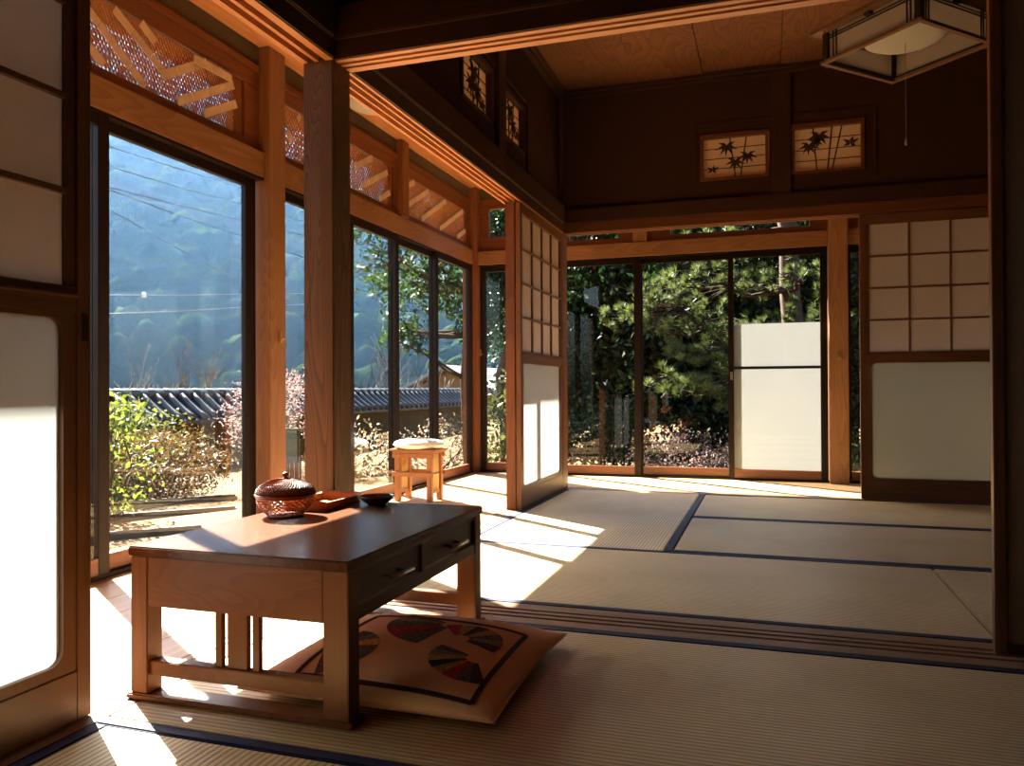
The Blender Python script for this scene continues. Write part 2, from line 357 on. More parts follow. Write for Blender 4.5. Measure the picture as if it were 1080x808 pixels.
wall_x('wall_corridor_end', 0.22, 0.30, -2.42, -1.33, -0.05, CE, [], 'corridor_plaster')
# ceilings
b = MB(); xs = [XI-0.03, -0.853, -0.383, 0.09, 0.562, 1.035, 1.51, 1.98, XR]
for i in range(8): b.box(xs[i]+0.002, xs[i+1]-0.002, 2.29, 5.21, CZ+(0.0 if i % 2 else 0.010), CZ+0.03)
b.box(XI-0.05, XR, 2.29, 5.25, CZ+0.03, CZ+0.05)
struct('ceiling', b, 'ceil')
struct('ceiling_front_room', MB().box(XO, XR, -1.6, 2.25, 2.62, 2.67), 'darky')
b = MB()
b.box(-2.40, XO+0.04, 0.25, 6.16, CE, CE+0.03); b.box(XO+0.04, XR, 5.26, 6.16, CE, CE+0.03)
struct('ceiling_corridor', b, 'tracky')
# cornice of the second room
struct('trim_1', MB().box(-1.345, -1.305, 2.285, 5.21, 2.652, CZ, 0, 0.004).box(-1.345, -1.28, 2.285, 5.21, 2.672, CZ), 'darky')
struct('trim_2', MB().box(-1.34, XR, 5.165, 5.21, 2.652, CZ, 0, 0.004).box(-1.34, XR, 5.14, 5.21, 2.672, CZ), 'darkx')
struct('trim_3', MB().box(-1.34, XR, 2.285, 2.325, 2.652, CZ, 0, 0.004), 'darkx')
# short posts on the upper walls
struct('post', MB().box(-1.402, -1.315, 3.845, 3.965, 1.915, 2.655, 0, 0.003), 'darkz')
struct('post', MB().box(0.033, 0.151, 5.18, 5.27, 1.89, 2.655, 0, 0.003), 'darkz')

# ------------------------------------------------------------------ glass walls
# corner post, posts, lintel beams, boards above
pillar(-2.392, -2.262, 6.035, 6.165, -0.05, CE, 'cedarz')
pillar(-2.40, -2.272, 3.222, 3.356, -0.05, CE, 'palez')
pillar(0.418, 0.545, 5.985, 6.12, -0.05, CE, 'palez')
beam(MB().box(-2.40, -2.297, 0.3, 3.2215, 1.70, 1.825, 0, 0.004), 'paley')
beam(MB().box(-2.40, -2.297, 3.3565, 6.0345, 1.70, 1.828, 0, 0.004), 'paley')
beam(MB().box(-2.2615, 0.4175, 6.05, 6.16, 1.70, 1.812, 0, 0.004), 'palex')
beam(MB().box(0.5455, XR, 6.05, 6.16, 1.70, 1.812, 0, 0.004), 'palex')
b = MB(); b.box(-2.37, -2.33, 0.3, 3.2215, 2.245, CE); b.box(-2.37, -2.33, 3.3565, 6.0345, 2.245, CE); struct('wall_corridor_top', b, 'corridor_plaster')
struct('wall_back_top', MB().box(-2.2615, XR, 6.10, 6.14, 2.245, CE), 'corridor_plaster')
struct('sill', MB().box(-2.40, -2.30, 0.3, 6.035, -0.003, 0.012, 0, 0.002), 'bronzey')
struct('sill', MB().box(-2.262, XR, 6.07, 6.16, -0.003, 0.012, 0, 0.002), 'bronzex')
struct('post', MB().box(-2.385, -2.285, 4.70, 4.80, 1.828, 2.335, 0, 0.003), 'cedarz')
struct('post', MB().box(-0.985, -0.875, 6.055, 6.15, 1.812, 2.335, 0, 0.003), 'palez')

wn = [0]
def sash(axis, a0, a1, off, film=False, side_r=0.05, side_l=0.05, lock=False):
    """one sliding glass door; a0..a1 along the wall, off = distance from the wall plane of its centre"""
    wn[0] += 1
    t = 0.014
    def bx(mb, p0, p1, z0, z1, tt=t, o=0.0, bev=0.002):
        if axis == 'y': mb.box(XG+off+o-tt, XG+off+o+tt, p0, p1, z0, z1, 0, bev)
        else: mb.box(p0, p1, YG-off-o-tt, YG-off-o+tt, z0, z1, 0, bev)
        return mb
    loc = (XG+off, (a0+a1)/2, 0.012) if axis == 'y' else ((a0+a1)/2, YG-off, 0.012)
    r = sempty('window_%d' % wn[0], loc)
    bx(MB(), a0, a0+side_l, 0.013, 1.695).build('stile', 'bronzez', r)
    bx(MB(), a1-side_r, a1, 0.013, 1.695).build('stile', 'bronzez', r)
    bx(MB(), a0+side_l, a1-side_r, 0.013, 0.074).build('rail', 'red'+('y' if axis == 'y' else 'x'), r)
    bx(MB(), a0+side_l, a1-side_r, 1.648, 1.695).build('rail', 'bronzex', r)
    bx(MB(), a0+side_l-0.004, a1-side_r+0.004, 0.070, 1.652, 0.0025, 0, 0).build('pane', 'glass', r)
    if film:
        mb = MB(); y = YG-off+0.006
        mb.add([(a0+side_l, y, 0.076), (a1-side_r, y, 0.076), (a1-side_r, y, 1.155), (a0+side_l, y, 1.155)], [(0, 1, 2, 3)])
        mb.build('privacy_film', 'film', r)
        bx(MB(), a0+side_l, a1-side_r, 0.819, 0.839, 0.008).build('crossbar', 'bronzex', r)
        cr = bx(MB(), a0+side_l*0.3, a0+side_l*0.8, 0.74, 0.80, 0.006, 0.018).build('catch', 'metal', r)
    return r
# left glass wall
struct('wall_light_blocker', MB().box(-2.37, -2.32, 0.3, 1.288, 0.0, 1.70), 'corridor_plaster'); sash('y', 1.29, 2.288, 0.016, side_r=0.052); sash('y', 2.24, 3.20, -0.016, side_r=0.075)  # unseen wall added in place of a glass door, dims the left screen
sash('y', 3.36, 4.085, -0.016, side_r=0.045); sash('y', 4.04, 4.68, 0.016, side_l=0.045, side_r=0.048); sash('y', 4.632, 5.328, -0.016, side_r=0.045, side_l=0.048); sash('y', 5.283, 6.03, 0.016, side_l=0.045, side_r=0.08)
# back glass wall
sash('x', -2.262, -1.63, -0.016); sash('x', -1.67, -0.93, 0.016, side_r=0.052); sash('x', -0.972, -0.24, -0.016, side_l=0.052, side_r=0.034)
sash('x', -0.276, 0.415, 0.016, film=True, side_l=0.038)
sash('x', 0.547, 1.50, -0.016, side_l=0.025); sash('x', 1.47, 2.41, 0.016)
# head frame of the sashes
struct('trim_4', MB().box(-2.385, -2.30, 0.3, 3.22, 1.690, 1.7005).box(-2.385, -2.30, 3.357, 6.034, 1.690, 1.7005), 'bronzey')
struct('trim_5', MB().box(-2.261, 0.417, 6.07, 6.15, 1.690, 1.7005).box(0.546, XR, 6.07, 6.15, 1.690, 1.7005), 'bronzex')
# little bolts on the posts
def bolt(name, x, y, z, ax, label):
    b = MB()
    if ax == 'y': b.box(x, x+0.012, y-0.008, y+0.008, z-0.028, z+0.028, 0, 0.003).tube([(x+0.01, y, z-0.01), (x+0.026, y, z-0.01)], 0.005, 8)
    else: b.box(x-0.012, x+0.012, y-0.012, y, z-0.025, z+0.025, 0, 0.003).tube([(x, y-0.01, z-0.01), (x, y-0.024, z-0.01)], 0.005, 8)
    o = b.build(name, 'brass'); tag(o, label, 'latch')
bolt('latch', -2.2715, 3.30, 0.94, 'y', 'small brass latch on the wooden post behind the front pillar')
bolt('latch', 0.485, 5.9845, 0.90, 'x', 'small brass latch on the post right of the whitened pane')
bolt('latch', -2.2615, 6.09, 0.98, 'y', 'small brass latch on the corner post of the glass corridor')

# ------------------------------------------------------------------ lattice transoms above the left glass wall
W['strip'] = plain('lattice_strip', (0.42, 0.17, 0.06), 0.5, 0.3, 0.25, 25)
W['band'] = plain('lattice_band', (0.60, 0.44, 0.28), 0.5, 0.3, 0.2, 12)
def clip_seg(p, q, y0, y1, z0, z1):
    t0, t1 = 0.0, 1.0; dy, dz = q[0]-p[0], q[1]-p[1]
    for d, a in ((-dy, p[0]-y0), (dy, y1-p[0]), (-dz, p[1]-z0), (dz, z1-p[1])):
        if abs(d) < 1e-9:
            if a < 0: return None
        else:
            t = a/d
            if d < 0: t0 = max(t0, t)
            else: t1 = min(t1, t)
    if t0 >= t1: return None
    return (p[0]+dy*t0, p[1]+dz*t0), (p[0]+dy*t1, p[1]+dz*t1)
tn = [0]
def transom(y0, y1, l0, l1, chev, steep, label):
    """framed woven lattice between y0..y1 with the open field l0..l1"""
    tn[0] += 1
    zb, zt, f0, f1 = 1.829, 2.243, 1.868, 2.128
    r = sempty('window_%d' % (wn[0]+tn[0]), (XG, (y0+y1)/2, zb))
    b = MB(); b.box(-2.375, -2.318, y0, y1, zt-0.035, zt, 0, 0.003); b.box(-2.37, -2.325, y0, y1, f1+0.006, zt-0.036, 0, 0.003)
    b.box(-2.375, -2.322, y0, y1, zb-0.002, f0+0.002, 0, 0.003)
    b.box(-2.37, -2.328, y0, l0-0.07 if l0-y0 > 0.09 else l0-0.004, f0-0.012, f1+0.006, 0, 0.003); b.box(-2.37, -2.328, l1+0.07, y1, f0-0.012, f1+0.006, 0, 0.003)
    b.build('frame', 'redy', r)
    b = MB(); b.box(-2.365, -2.338, l1, l1+0.069, f0-0.011, f1+0.005, 0, 0.002)
    if l0-y0 > 0.09: b.box(-2.365, -2.338, l0-0.069, l0, f0-0.011, f1+0.005, 0, 0.002)
    b.build('side_board', 'cedarz', r)
    n = MB(); p = 0.0150 if steep < 0.7 else 0.023; ws = 0.0078 if steep < 0.7 else 0.010; t = f1-f0; s = steep
    for k in range(-60, 120):                                        # fine net, two directions and a standing one
        for sg, xo in ((1, 0.0), (-1, 0.003)):
            a = clip_seg((l0+k*p*1.2, f0-0.2), (l0+k*p*1.2+sg*(t+0.4)*s, f1+0.2), l0, l1, f0, f1)
            if a: n.bar((XG-0.005+xo, *a[0]), (XG-0.005+xo, *a[1]), ws, 0.002, (1, 0, 0))
        a = clip_seg((l0+k*p*1.2*0.9, f0-0.1), (l0+k*p*1.2*0.9+0.02, f1+0.1), l0, l1, f0, f1)
        if a: n.bar((XG-0.008, *a[0]), (XG-0.008, *a[1]), 0.0045, 0.002, (1, 0, 0))
    n.build('lattice', 'strip', r)
    w = MB()
    for ci, (ya, za, yb, zb_) in enumerate(chev):                                   # broad flat splints woven across the net
        a = clip_seg((ya, za), (yb, zb_), l0, l1, f0+0.012, f1-0.012)
        if not a: continue
        L_ = math.hypot(a[1][0]-a[0][0], a[1][1]-a[0][1]); nn = max(1, int(L_/0.085))
        for i in range(nn):
            u0, u1 = i/nn+0.012/nn, (i+1)/nn-0.012/nn
            P = lambda u: (XG+0.004+0.0012*(i % 2)+0.0026*ci, a[0][0]+(a[1][0]-a[0][0])*u, a[0][1]+(a[1][1]-a[0][1])*u)
            w.bar(P(u0), P(u1), 0.036, 0.002, (1, 0, 0))
    w.build('splint', 'band', r)
    MB().box(-2.366, -2.361, l0-0.003, l1+0.003, f0-0.004, f1+0.004).build('pane', 'glass', r)
    return r
def sp(u0, v0, u1, v1):
    A, B = on(u0, v0, 'x', XG), on(u1, v1, 'x', XG); return (A.y, A.z, B.y, B.z)
transom(1.9, 3.2215, 1.96, 3.035, [sp(86, 2, 152, 92), sp(113, 2, 176, 82), sp(168, 80, 224, 64), sp(182, 108, 244, 90), sp(76, 30, 130, 100), sp(206, 122, 246, 110), sp(130, 4, 160, 46), sp(200, 62, 240, 84)], 0.6, '')
transom(3.357, 4.70, 3.44, 4.58, [sp(296, 96, 316, 126), sp(290, 120, 308, 150), (3.62, 2.12, 3.95, 1.85), sp(380, 196, 407, 182), sp(372, 176, 392, 166), sp(392, 214, 409, 203)], 0.8, '')
transom(4.80, 6.034, 4.84, 5.92, [sp(430, 216, 452, 201), sp(444, 231, 472, 210), sp(462, 242, 488, 222), sp(478, 252, 494, 240), sp(428, 196, 440, 190)], 0.9, '')
# corner transom and long transoms of the back glass wall
def transom_x(x0, x1, l0, l1, f0, f1):
    tn[0] += 1
    r = sempty('window_%d' % (wn[0]+tn[0]), ((x0+x1)/2, YG, 1.815))
    b = MB(); b.box(x0, x1, 6.09, 6.14, f1, 2.244, 0, 0.002); b.box(x0, x1, 6.09, 6.14, 1.8125, f0, 0, 0.002)
    b.box(x0, l0, 6.095, 6.135, f0, f1); b.box(l1, x1, 6.095, 6.135, f0, f1); b.build('frame', 'redx', r)
    MB().box(l0-0.003, l1+0.003, 6.112, 6.117, f0-0.003, f1+0.003).build('pane', 'glass', r)
transom_x(-2.261, -1.62, -2.18, -1.78, 1.93, 2.165)
transom_x(-1.61, -0.986, -1.50, -1.10, 1.858, 2.10)
transom_x(-0.874, 0.417, -0.70, 0.30, 1.858, 2.10)
transom_x(0.546, XR, 0.75, 2.2, 1.858, 2.10)

# ------------------------------------------------------------------ sliding paper screens
def rounded_rect(y0, y1, z0, z1, r, n=6):
    pts = []
    for cy, cz, a0 in ((y1-r, z1-r, 0), (y0+r, z1-r, 90), (y0+r, z0+r, 180), (y1-r, z0+r, 270)):
        for k in range(n+1):
            a = math.radians(a0+90*k/n); pts.append((cy+r*math.cos(a), cz+r*math.sin(a)))
    return pts
def shoji(axis, a0, a1, c, face, ncol, label, th=0.028, pull=None, rim=0.03, pane='frost'):
    """screen from a0 to a1; c = centre across the wall; face=+1/-1 side of the room"""
    def P(a, z, o):
        return (c+face*o, a, z) if axis == 'y' else (a, c+face*o, z)
    def bx(mb, p0, p1, z0, z1, o0, o1, bev=0.0015):
        A, B = P(p0, z0, o0), P(p1, z1, o1)
        return mb.box(min(A[0], B[0]), max(A[0], B[0]), min(A[1], B[1]), max(A[1], B[1]), z0, z1, 0, bev)
    h = th/2; st = 0.035; am = 'y' if axis == 'y' else 'x'
    r = thing('shoji_screen', label, 'sliding screen', P((a0+a1)/2, 0.001, 0))
    bx(MB(), a0, a0+st, 0.002, 1.734, -h, h).build('stile', 'shojiz', r)
    bx(MB(), a1-st, a1, 0.002, 1.734, -h, h).build('stile', 'shojiz', r)
    bx(MB(), a0+st, a1-st, 1.674, 1.734, -h, h).build('top_rail', 'shoji'+am, r)
    mb = bx(MB(), a0+st, a1-st, 0.838, 0.895, -h, h); bx(mb, a0+st, a1-st, 0.872, 0.88, -h, h+0.006); mb.build('middle_rail', 'shoji'+am, r)
    bx(MB(), a0+st, a1-st, 0.002, 0.104, -h, h).build('bottom_board', 'shoji'+am, r)
    # paper field with thin bars
    p0, p1, z0, z1 = a0+st+0.02, a1-st-0.02, 0.895, 1.674
    bx(MB(), a0+st, p0, z0, z1, -h*0.7, h*0.7).build('inner_frame', 'shojiz', r); bx(MB(), p1, a1-st, z0, z1, -h*0.7, h*0.7).build('inner_frame', 'shojiz', r)
    for k in range(1, ncol):
        a = p0+(p1-p0)*k/ncol; bx(MB(), a-0.006, a+0.006, z0, z1, -0.004, 0.008, 0).build('bar', 'shojiz', r)
    for k in range(1, 4):
        z = z0+(z1-z0)*k/4; bx(MB(), p0, p1, z-0.006, z+0.006, -0.004, 0.0085, 0).build('bar', 'shoji'+am, r)
    MB().add([P(p0, z0, -0.0045), P(p1, z0, -0.0045), P(p1, z1, -0.0045), P(p0, z1, -0.0045)], [(0, 1, 2, 3)]).build('paper', 'paper', r)
    # lower pane, rounded corners in a wooden rim
    g0, g1, y0, y1 = 0.115, 0.832, a0+st+rim, a1-st-rim
    inn = rounded_rect(y0, y1, g0+0.012, g1-0.004, 0.03); out = []
    O0, O1, Z0, Z1 = a0+st, a1-st, 0.104, 0.838
    cy, cz = (O0+O1)/2, (Z0+Z1)/2
    for a, z in inn:                                                   # project outwards onto the outer rectangle
        da, dz = a-cy, z-cz; k = min((O1-cy)/abs(da) if da else 9e9, (Z1-cz)/abs(dz) if dz else 9e9); out.append((cy+da*k, cz+dz*k))
    n = len(inn); mb = MB()
    for o in (h*0.75, -h*0.75):
        vs = [P(a, z, o) for a, z in inn]+[P(a, z, o) for a, z in out]
        mb.add(vs, [(i, (i+1) % n, n+(i+1) % n, n+i) for i in range(n)])
    mb.add([P(a, z, h*0.75) for a, z in inn]+[P(a, z, -h*0.75) for a, z in inn], [(i, (i+1) % n, n+(i+1) % n, n+i) for i in range(n)])
    mb.build('pane_rim', 'shojiz', r)
    MB().add([P(a, z, -0.002) for a, z in out], [tuple(range(n))]).build('frosted_pane', pane, r)
    if pull is not None:
        mb = bx(MB(), pull-0.008, pull+0.008, 0.784, 0.842, h, h+0.0015, 0); mb.build('finger_pull', 'black', r)
    return r
shoji('y', 0.372, 1.296, -1.368, 1, 4, 'paper screen with a frosted lower pane at the left edge of the room', pull=1.280)
shoji('y', 4.20, 5.172, -1.330, 1, 4, 'paper screen seen aslant between the sunny corridor and the far room')
shoji('x', 0.540, 1.538, 5.235, -1, 4, 'paper screen standing at the far side of the back room beside the glass doors', th=0.030, pane='frost_dim')
struct('post', MB().box(-1.402, -1.3475, 4.192, 4.245, 0.0, KZ, 0, 0.002), 'redz')
# fusuma panel at the right
r = thing('fusuma_panel', 'dark cloth-covered sliding panel cut off by the right edge', 'sliding panel', (1.04, 2.292, 0.001))
MB().box(0.545, 0.572, 2.277, 2.305, 0.002, 1.734, 0, 0.002).build('stile', 'shojiz', r)
MB().box(1.50, 1.527, 2.277, 2.298, 0.002, 1.734, 0, 0.002).build('stile', 'darkz', r)
MB().box(0.572, 1.50, 2.277, 2.298, 1.70, 1.734, 0, 0.002).build('top_rail', 'darkx', r)
MB().box(0.572, 1.50, 2.277, 2.298, 0.002, 0.03, 0, 0.002).build('bottom_rail', 'darkx', r)
MB().box(0.572, 1.50, 2.284, 2.296, 0.03, 1.70).build('cloth_panel', 'fusuma', r)

# ------------------------------------------------------------------ bamboo cut-out windows in the upper walls
W['cut'] = plain('cutout_wood', (0.05, 0.02, 0.01), 0.6)
def blade(mb, M, c, ang, ln, w, o, t=0.003):                         # one bamboo leaf, a thin carved lozenge
    ca, sa = math.cos(ang), math.sin(ang)
    pts = [(0, 0), (ln*0.35, w/2), (ln, 0), (ln*0.35, -w/2)]
    vs = []
    for oo in (o, o+t):
        for x, z in pts: vs.append(M(c[0]+x*ca-z*sa, c[1]+x*sa+z*ca, oo))
    mb.add(vs, [(3, 2, 1, 0), (4, 5, 6, 7), (0, 1, 5, 4), (1, 2, 6, 5), (2, 3, 7, 6), (3, 0, 4, 7)])
def ranma_window(M, w, h, stalks, tufts, birds, flip, mats, wname):
    """M maps (across, up, towards the room) to the world; a w x h window"""
    tn[0] += 1
    o = M(w/2, 0, 0); r = sempty('window_%d' % (wn[0]+tn[0]), o)
    def bar(mb, x0, x1, z0, z1, o0, o1):
        A, B = M(x0, z0, o0), M(x1, z1, o1)
        mb.box(min(A[0], B[0]), max(A[0], B[0]), min(A[1], B[1]), max(A[1], B[1]), min(A[2], B[2]), max(A[2], B[2]), 0, 0.0015)
    f = 0.020; mb = MB()
    bar(mb, 0, w, 0, f*0.8, -0.06, 0.012); bar(mb, 0, w, h-f*1.4, h, -0.06, 0.012); bar(mb, 0, f, f*0.8, h-f*1.4, -0.06, 0.012); bar(mb, w-f, w, f*0.8, h-f*1.4, -0.06, 0.012)
    mb.build('frame', mats, r)
    x0, x1, z0, z1 = f, w-f, f*0.8, h-f*1.4
    MB().add([M(x0, z0, -0.025), M(x1, z0, -0.025), M(x1, z1, -0.025), M(x0, z1, -0.025)], [(0, 1, 2, 3)]).build('paper', 'ranma_paper', r)
    for k in range(1, 4):
        z = z0+(z1-z0)*k/4; mb = MB(); bar(mb, x0, x1, z-0.0025, z+0.0025, -0.022, -0.017); mb.build('bar', 'cut', r)
    mb = MB()
    P = lambda x, z: (x0+(x1-x0)*x, z0+(z1-z0)*z)
    for (xa, za, xb, zb) in stalks:
        A, B = P(xa, za), P(xb, zb); n = 5
        a, b_ = Vector(M(*A, -0.014)), Vector(M(*B, -0.014))
        mb.tube([a, b_], 0.0042, 6)
        for k in range(1, n):
            c = a.lerp(b_, k/n); d = (b_-a).normalized()*0.002; mb.tube([c-d, c+d], 0.0056, 6)
    for (xc, zc, sc, dirn) in tufts:
        for a in (200, 235, 265, 300, 335, 160, 20):
            blade(mb, M, P(xc, zc), math.radians(a+dirn), 0.062*sc*(0.75 if a in (160, 20) else 1), 0.017*sc, -0.016)
    for (xc, zc, sc) in birds:
        for a, ln in ((25, 1.0), (70, 0.8), (150, 0.9), (200, 0.8), (-40, 0.7)):
            blade(mb, M, P(xc, zc), math.radians(a), 0.045*sc*ln, 0.018*sc, -0.016)
    mb.build('bamboo_cutout', 'cut', r)
def MBk(x, z): return lambda a, u, o: (x+a, 5.205-o, z+u)
def MAk(y, z): return lambda a, u, o: (-1.34+o, y+a, z+u)
ranma_window(MBk(-0.405, 2.016), 0.422, 0.300, [(0.52, 0.0, 0.43, 1.0), (0.60, 0.0, 0.70, 1.0)], [(0.38, 0.82, 1.2, 0), (0.72, 0.55, 1.1, 0), (0.52, 0.42, 1.1, 0)], [(0.15, 0.22, 1.0)], 1, 'redx', '')
ranma_window(MBk(0.1525, 2.012), 0.420, 0.312, [(0.34, 0.0, 0.28, 1.0), (0.50, 0.0, 0.57, 1.0), (0.57, 0.0, 0.72, 1.0)], [(0.38, 0.84, 1.25, 0), (0.22, 0.62, 1.1, 0), (0.32, 0.72, 0.9, 20)], [(0.85, 0.58, 1.25)], 1, 'redx', '')
ranma_window(MAk(3.362, 2.037), 0.436, 0.286, [(0.48, 0.0, 0.40, 1.0), (0.60, 0.0, 0.68, 1.0)], [(0.5, 0.8, 1.5, 0), (0.62, 0.45, 1.4, 0), (0.4, 0.5, 1.3, 0)], [(0.8, 0.2, 1.2)], 1, 'darky', '')
ranma_window(MAk(3.967, 2.037), 0.391, 0.286, [(0.40, 0.0, 0.35, 1.0), (0.55, 0.0, 0.62, 1.0)], [(0.45, 0.8, 1.4, 0), (0.60, 0.5, 1.4, 0)], [(0.82, 0.3, 1.2)], 1, 'darky', '')
# raised plaster surround with a cut corner around each pair
mb = MB()
mb.box(-0.45, -0.43, 5.196, 5.206, 1.96, 2.385); mb.box(-0.445, 0.03, 5.196, 5.206, 2.375, 2.392)
mb.box(0.155, 0.62, 5.196, 5.206, 2.375, 2.392); mb.box(0.618, 0.638, 5.196, 5.206, 1.96, 2.385)
struct('trim_6', mb, 'plaster')
mb = MB(); mb.box(-1.345, -1.328, 3.32, 3.845, 2.36, 2.385); mb.box(-1.345, -1.328, 3.967, 4.42, 2.36, 2.385); mb.box(-1.345, -1.328, 4.40, 4.42, 1.95, 2.36)
struct('trim_7', mb, 'plaster')

# ------------------------------------------------------------------ tatami mats
def mat_x(x0, x1, y0, y1, label, bw=0.034):                          # long side along x, border cloth on both long sides
    r = thing('tatami_mat', label, 'tatami mat', ((x0+x1)/2, (y0+y1)/2, -0.055))
    MB().box(x0, x1, y0+bw, y1-bw, -0.0545, 0.0, 0, 0.004).build('woven_top', 'tatx', r)
    for a, c in ((y0, y0+bw), (y1-bw, y1)): MB().box(x0, x1, a+0.0005, c-0.0005, -0.0545, 0.0012, 0, 0.003).build('border_cloth', 'navy', r)
    return r
def mat_y(x0, x1, y0, y1, label, bw=0.036):
    r = thing('tatami_mat', label, 'tatami mat', ((x0+x1)/2, (y0+y1)/2, -0.055))
    MB().box(x0+bw, x1-bw, y0, y1, -0.0545, 0.0, 0, 0.004).build('woven_top', 'taty', r)
    for a, c in ((x0, x0+bw), (x1-bw, x1)): MB().box(a+0.0005, c-0.0005, y0, y1, -0.0545, 0.0012, 0, 0.003).build('border_cloth', 'navy', r)
    return r
mat_x(-1.316, 0.580, 2.378, 3.318, 'tatami mat lying straight behind the floor tracks, sun patch on its left end')
mat_x(0.584, XR, 2.378, 3.318, 'tatami mat in the back room whose corner shows beside the dark sliding panel')
mat_y(-1.316, -0.385, 3.322, 5.172, 'tatami mat beside the aslant paper screen, its ribs running away')
mat_x(-0.381, 1.480, 3.322, 4.243, 'tatami mat of the back room, middle one of the three lying crosswise')
mat_x(-0.381, 1.480, 4.247, 5.172, 'tatami mat at the foot of the far paper screen')
mat_y(1.484, XR, 3.322, 5.172, 'tatami mat in the corner of the back room behind the sliding panel')
mat_x(-1.316, 0.580, 1.268, 2.176, 'tatami mat in front carrying the low table and the square cushion')
mat_x(0.584, XR, 1.268, 2.176, 'tatami mat at the right in front of the dark sliding panel')
mat_y(-1.316, -0.385, -0.59, 1.264, 'nearest tatami mat, at the foot of the left paper screen')
mat_x(-0.381, 1.48, 0.33, 1.264, 'tatami mat just below the photograph, crosswise before the front mat')

# ------------------------------------------------------------------ low table
TX0, TX1, TY0, TY1, TZ = -1.343, -0.800, 1.392, 2.156, 0.337
r = thing('low_table', 'low dark wooden table with two drawers standing on the tatami', 'table', ((TX0+TX1)/2, (TY0+TY1)/2, 0.0015))
MB().box(TX0-0.004, TX1+0.004, TY0-0.005, TY1+0.005, 0.316, TZ, 0, 0.003).build('tabletop', 'table', r)
lw, ld = 0.052, 0.046
for x0, x1 in ((TX0, TX0+0.045), (TX1-lw-0.006, TX1)):
    for y0, y1 in ((TY0, TY0+ld), (TY1-ld, TY1)):
        MB().box(x0, x1, y0, y1, 0.0145, 0.3155, 0, 0.002).build('leg', 'tablez', r)
for y0, y1 in ((TY0, TY0+ld), (TY1-ld, TY1)):
    MB().box(TX0+0.0455, TX1-lw-0.0065, y0+0.0012, y1-0.012, 0.207, 0.3155, 0, 0.0015).build('apron', 'tablex', r)
    MB().box(TX0+0.0455, TX1-lw-0.0065, y0+0.008, y1-0.008, 0.053, 0.086, 0, 0.002).build('stretcher', 'tablex', r)
    MB().box(TX0-0.010, TX1+0.012, y0-0.006, y1+0.006, 0.0015, 0.0145, 0, 0.003).build('foot_rail', 'tablex', r)
    for a, c in ((-1.132, -1.115), (-1.101, -1.051), (-1.038, -1.021)):
        MB().box(a, c, y0+0.016, y1-0.016, 0.0862, 0.2068, 0, 0.001).build('slat', 'tablez', r)
# long aprons, drawer side at the right
MB().box(TX0+0.004, TX0+0.02, TY0+ld, TY1-ld, 0.207, 0.3155).build('apron', 'tablez', r)
fx = TX1-0.003
mb = MB(); mb.box(fx-0.018, fx, TY0+ld, TY1-ld, 0.3045-0.0, 0.3155); mb.box(fx-0.018, fx, TY0+ld, TY1-ld, 0.207, 0.236); mb.box(fx-0.018, fx, 1.752, 1.768, 0.236, 0.3045)
mb.build('drawer_frame', 'drawer', r)
for y0, y1 in ((TY0+ld+0.003, 1.749), (1.771, TY1-ld-0.003)):
    d = MB().box(fx-0.30, fx-0.005, y0, y1, 0.239, 0.3015, 0, 0.002).build('drawer', 'drawer', r)
    yc = (y0+y1)/2; mb = MB()
    mb.tube([(fx+0.022, yc-0.058, 0.268), (fx+0.022, yc+0.058, 0.268)], 0.0052, 10)
    for dy in (-0.032, 0.032): mb.tube([(fx-0.006, yc+dy, 0.268), (fx+0.022, yc+dy, 0.268)], 0.0045, 8)
    mb.build('handle', 'metal', d)

# ------------------------------------------------------------------ woven lidded basket
W['wicker'] = plain('red_wicker', (0.52, 0.17, 0.06), 0.35, 0.5, 0.3, 60)
W['wicker_dark'] = plain('dark_wicker', (0.22, 0.058, 0.026), 0.4, 0.5, 0.3, 120, 0.4)
bc = (-1.250, 1.842, TZ+0.0005)
r = thing('lidded_basket', 'small round reddish woven basket with a knobbed lid on the low table', 'basket', bc)
def netlathe(prof, c, n):
    mb = MB(); vs = []; fs = []; m = len(prof)
    for i, (rr, z) in enumerate(prof):
        for j in range(n):
            a = 2*math.pi*(j+0.5*(i % 2))/n; vs.append((c[0]+rr*math.cos(a), c[1]+rr*math.sin(a), c[2]+z))
    for i in range(m-2):
        for j in range(n):
            jl = j-1 if i % 2 == 0 else j
            fs.append((i*n+j, (i+1)*n+(jl+1) % n, (i+2)*n+j, (i+1)*n+jl % n))
    mb.add(vs, fs); return mb
def bowlprof(k0, k1, n):
    out = []
    for i in range(n+1):
        t = i/n; z = 0.004+0.050*t; rr = 0.046+0.030*math.sin(math.pi*0.5*min(1, t*1.15)); out.append((rr, z))
    return out
o = netlathe(bowlprof(0, 1, 9), bc, 26).build('woven_body', 'wicker', r)
md = o.modifiers.new('w', 'WIREFRAME'); md.thickness = 0.0026; md.use_replace = True
mb = MB(); mb.lathe([(0.001, 0.0), (0.047, 0.0), (0.049, 0.003), (0.045, 0.005), (0.001, 0.004)], bc, 40); mb.build('base', 'wicker_dark', r)
mb = MB()
for zz, rr, th in ((0.054, 0.0765, 0.0032), (0.059, 0.0785, 0.0035)):
    mb.tube([(bc[0]+rr*math.cos(a), bc[1]+rr*math.sin(a), bc[2]+zz) for a in [2*math.pi*k/48 for k in range(49)]], th, 8)
mb.build('rim', 'wicker_dark', r)
lp = [(0.0775, 0.061), (0.076, 0.070), (0.070, 0.081), (0.060, 0.090), (0.042, 0.0965), (0.022, 0.0995), (0.001, 0.1005)]
lid = MB().lathe([(p[0]-0.002, p[1]-0.002) for p in lp], bc, 48).build('lid', 'wicker_dark', r)
lp2 = []
for i in range(15):
    a = i/14*math.pi*0.46; lp2.append((0.078*math.cos(a)+0.001, 0.062+0.0395*math.sin(a)))
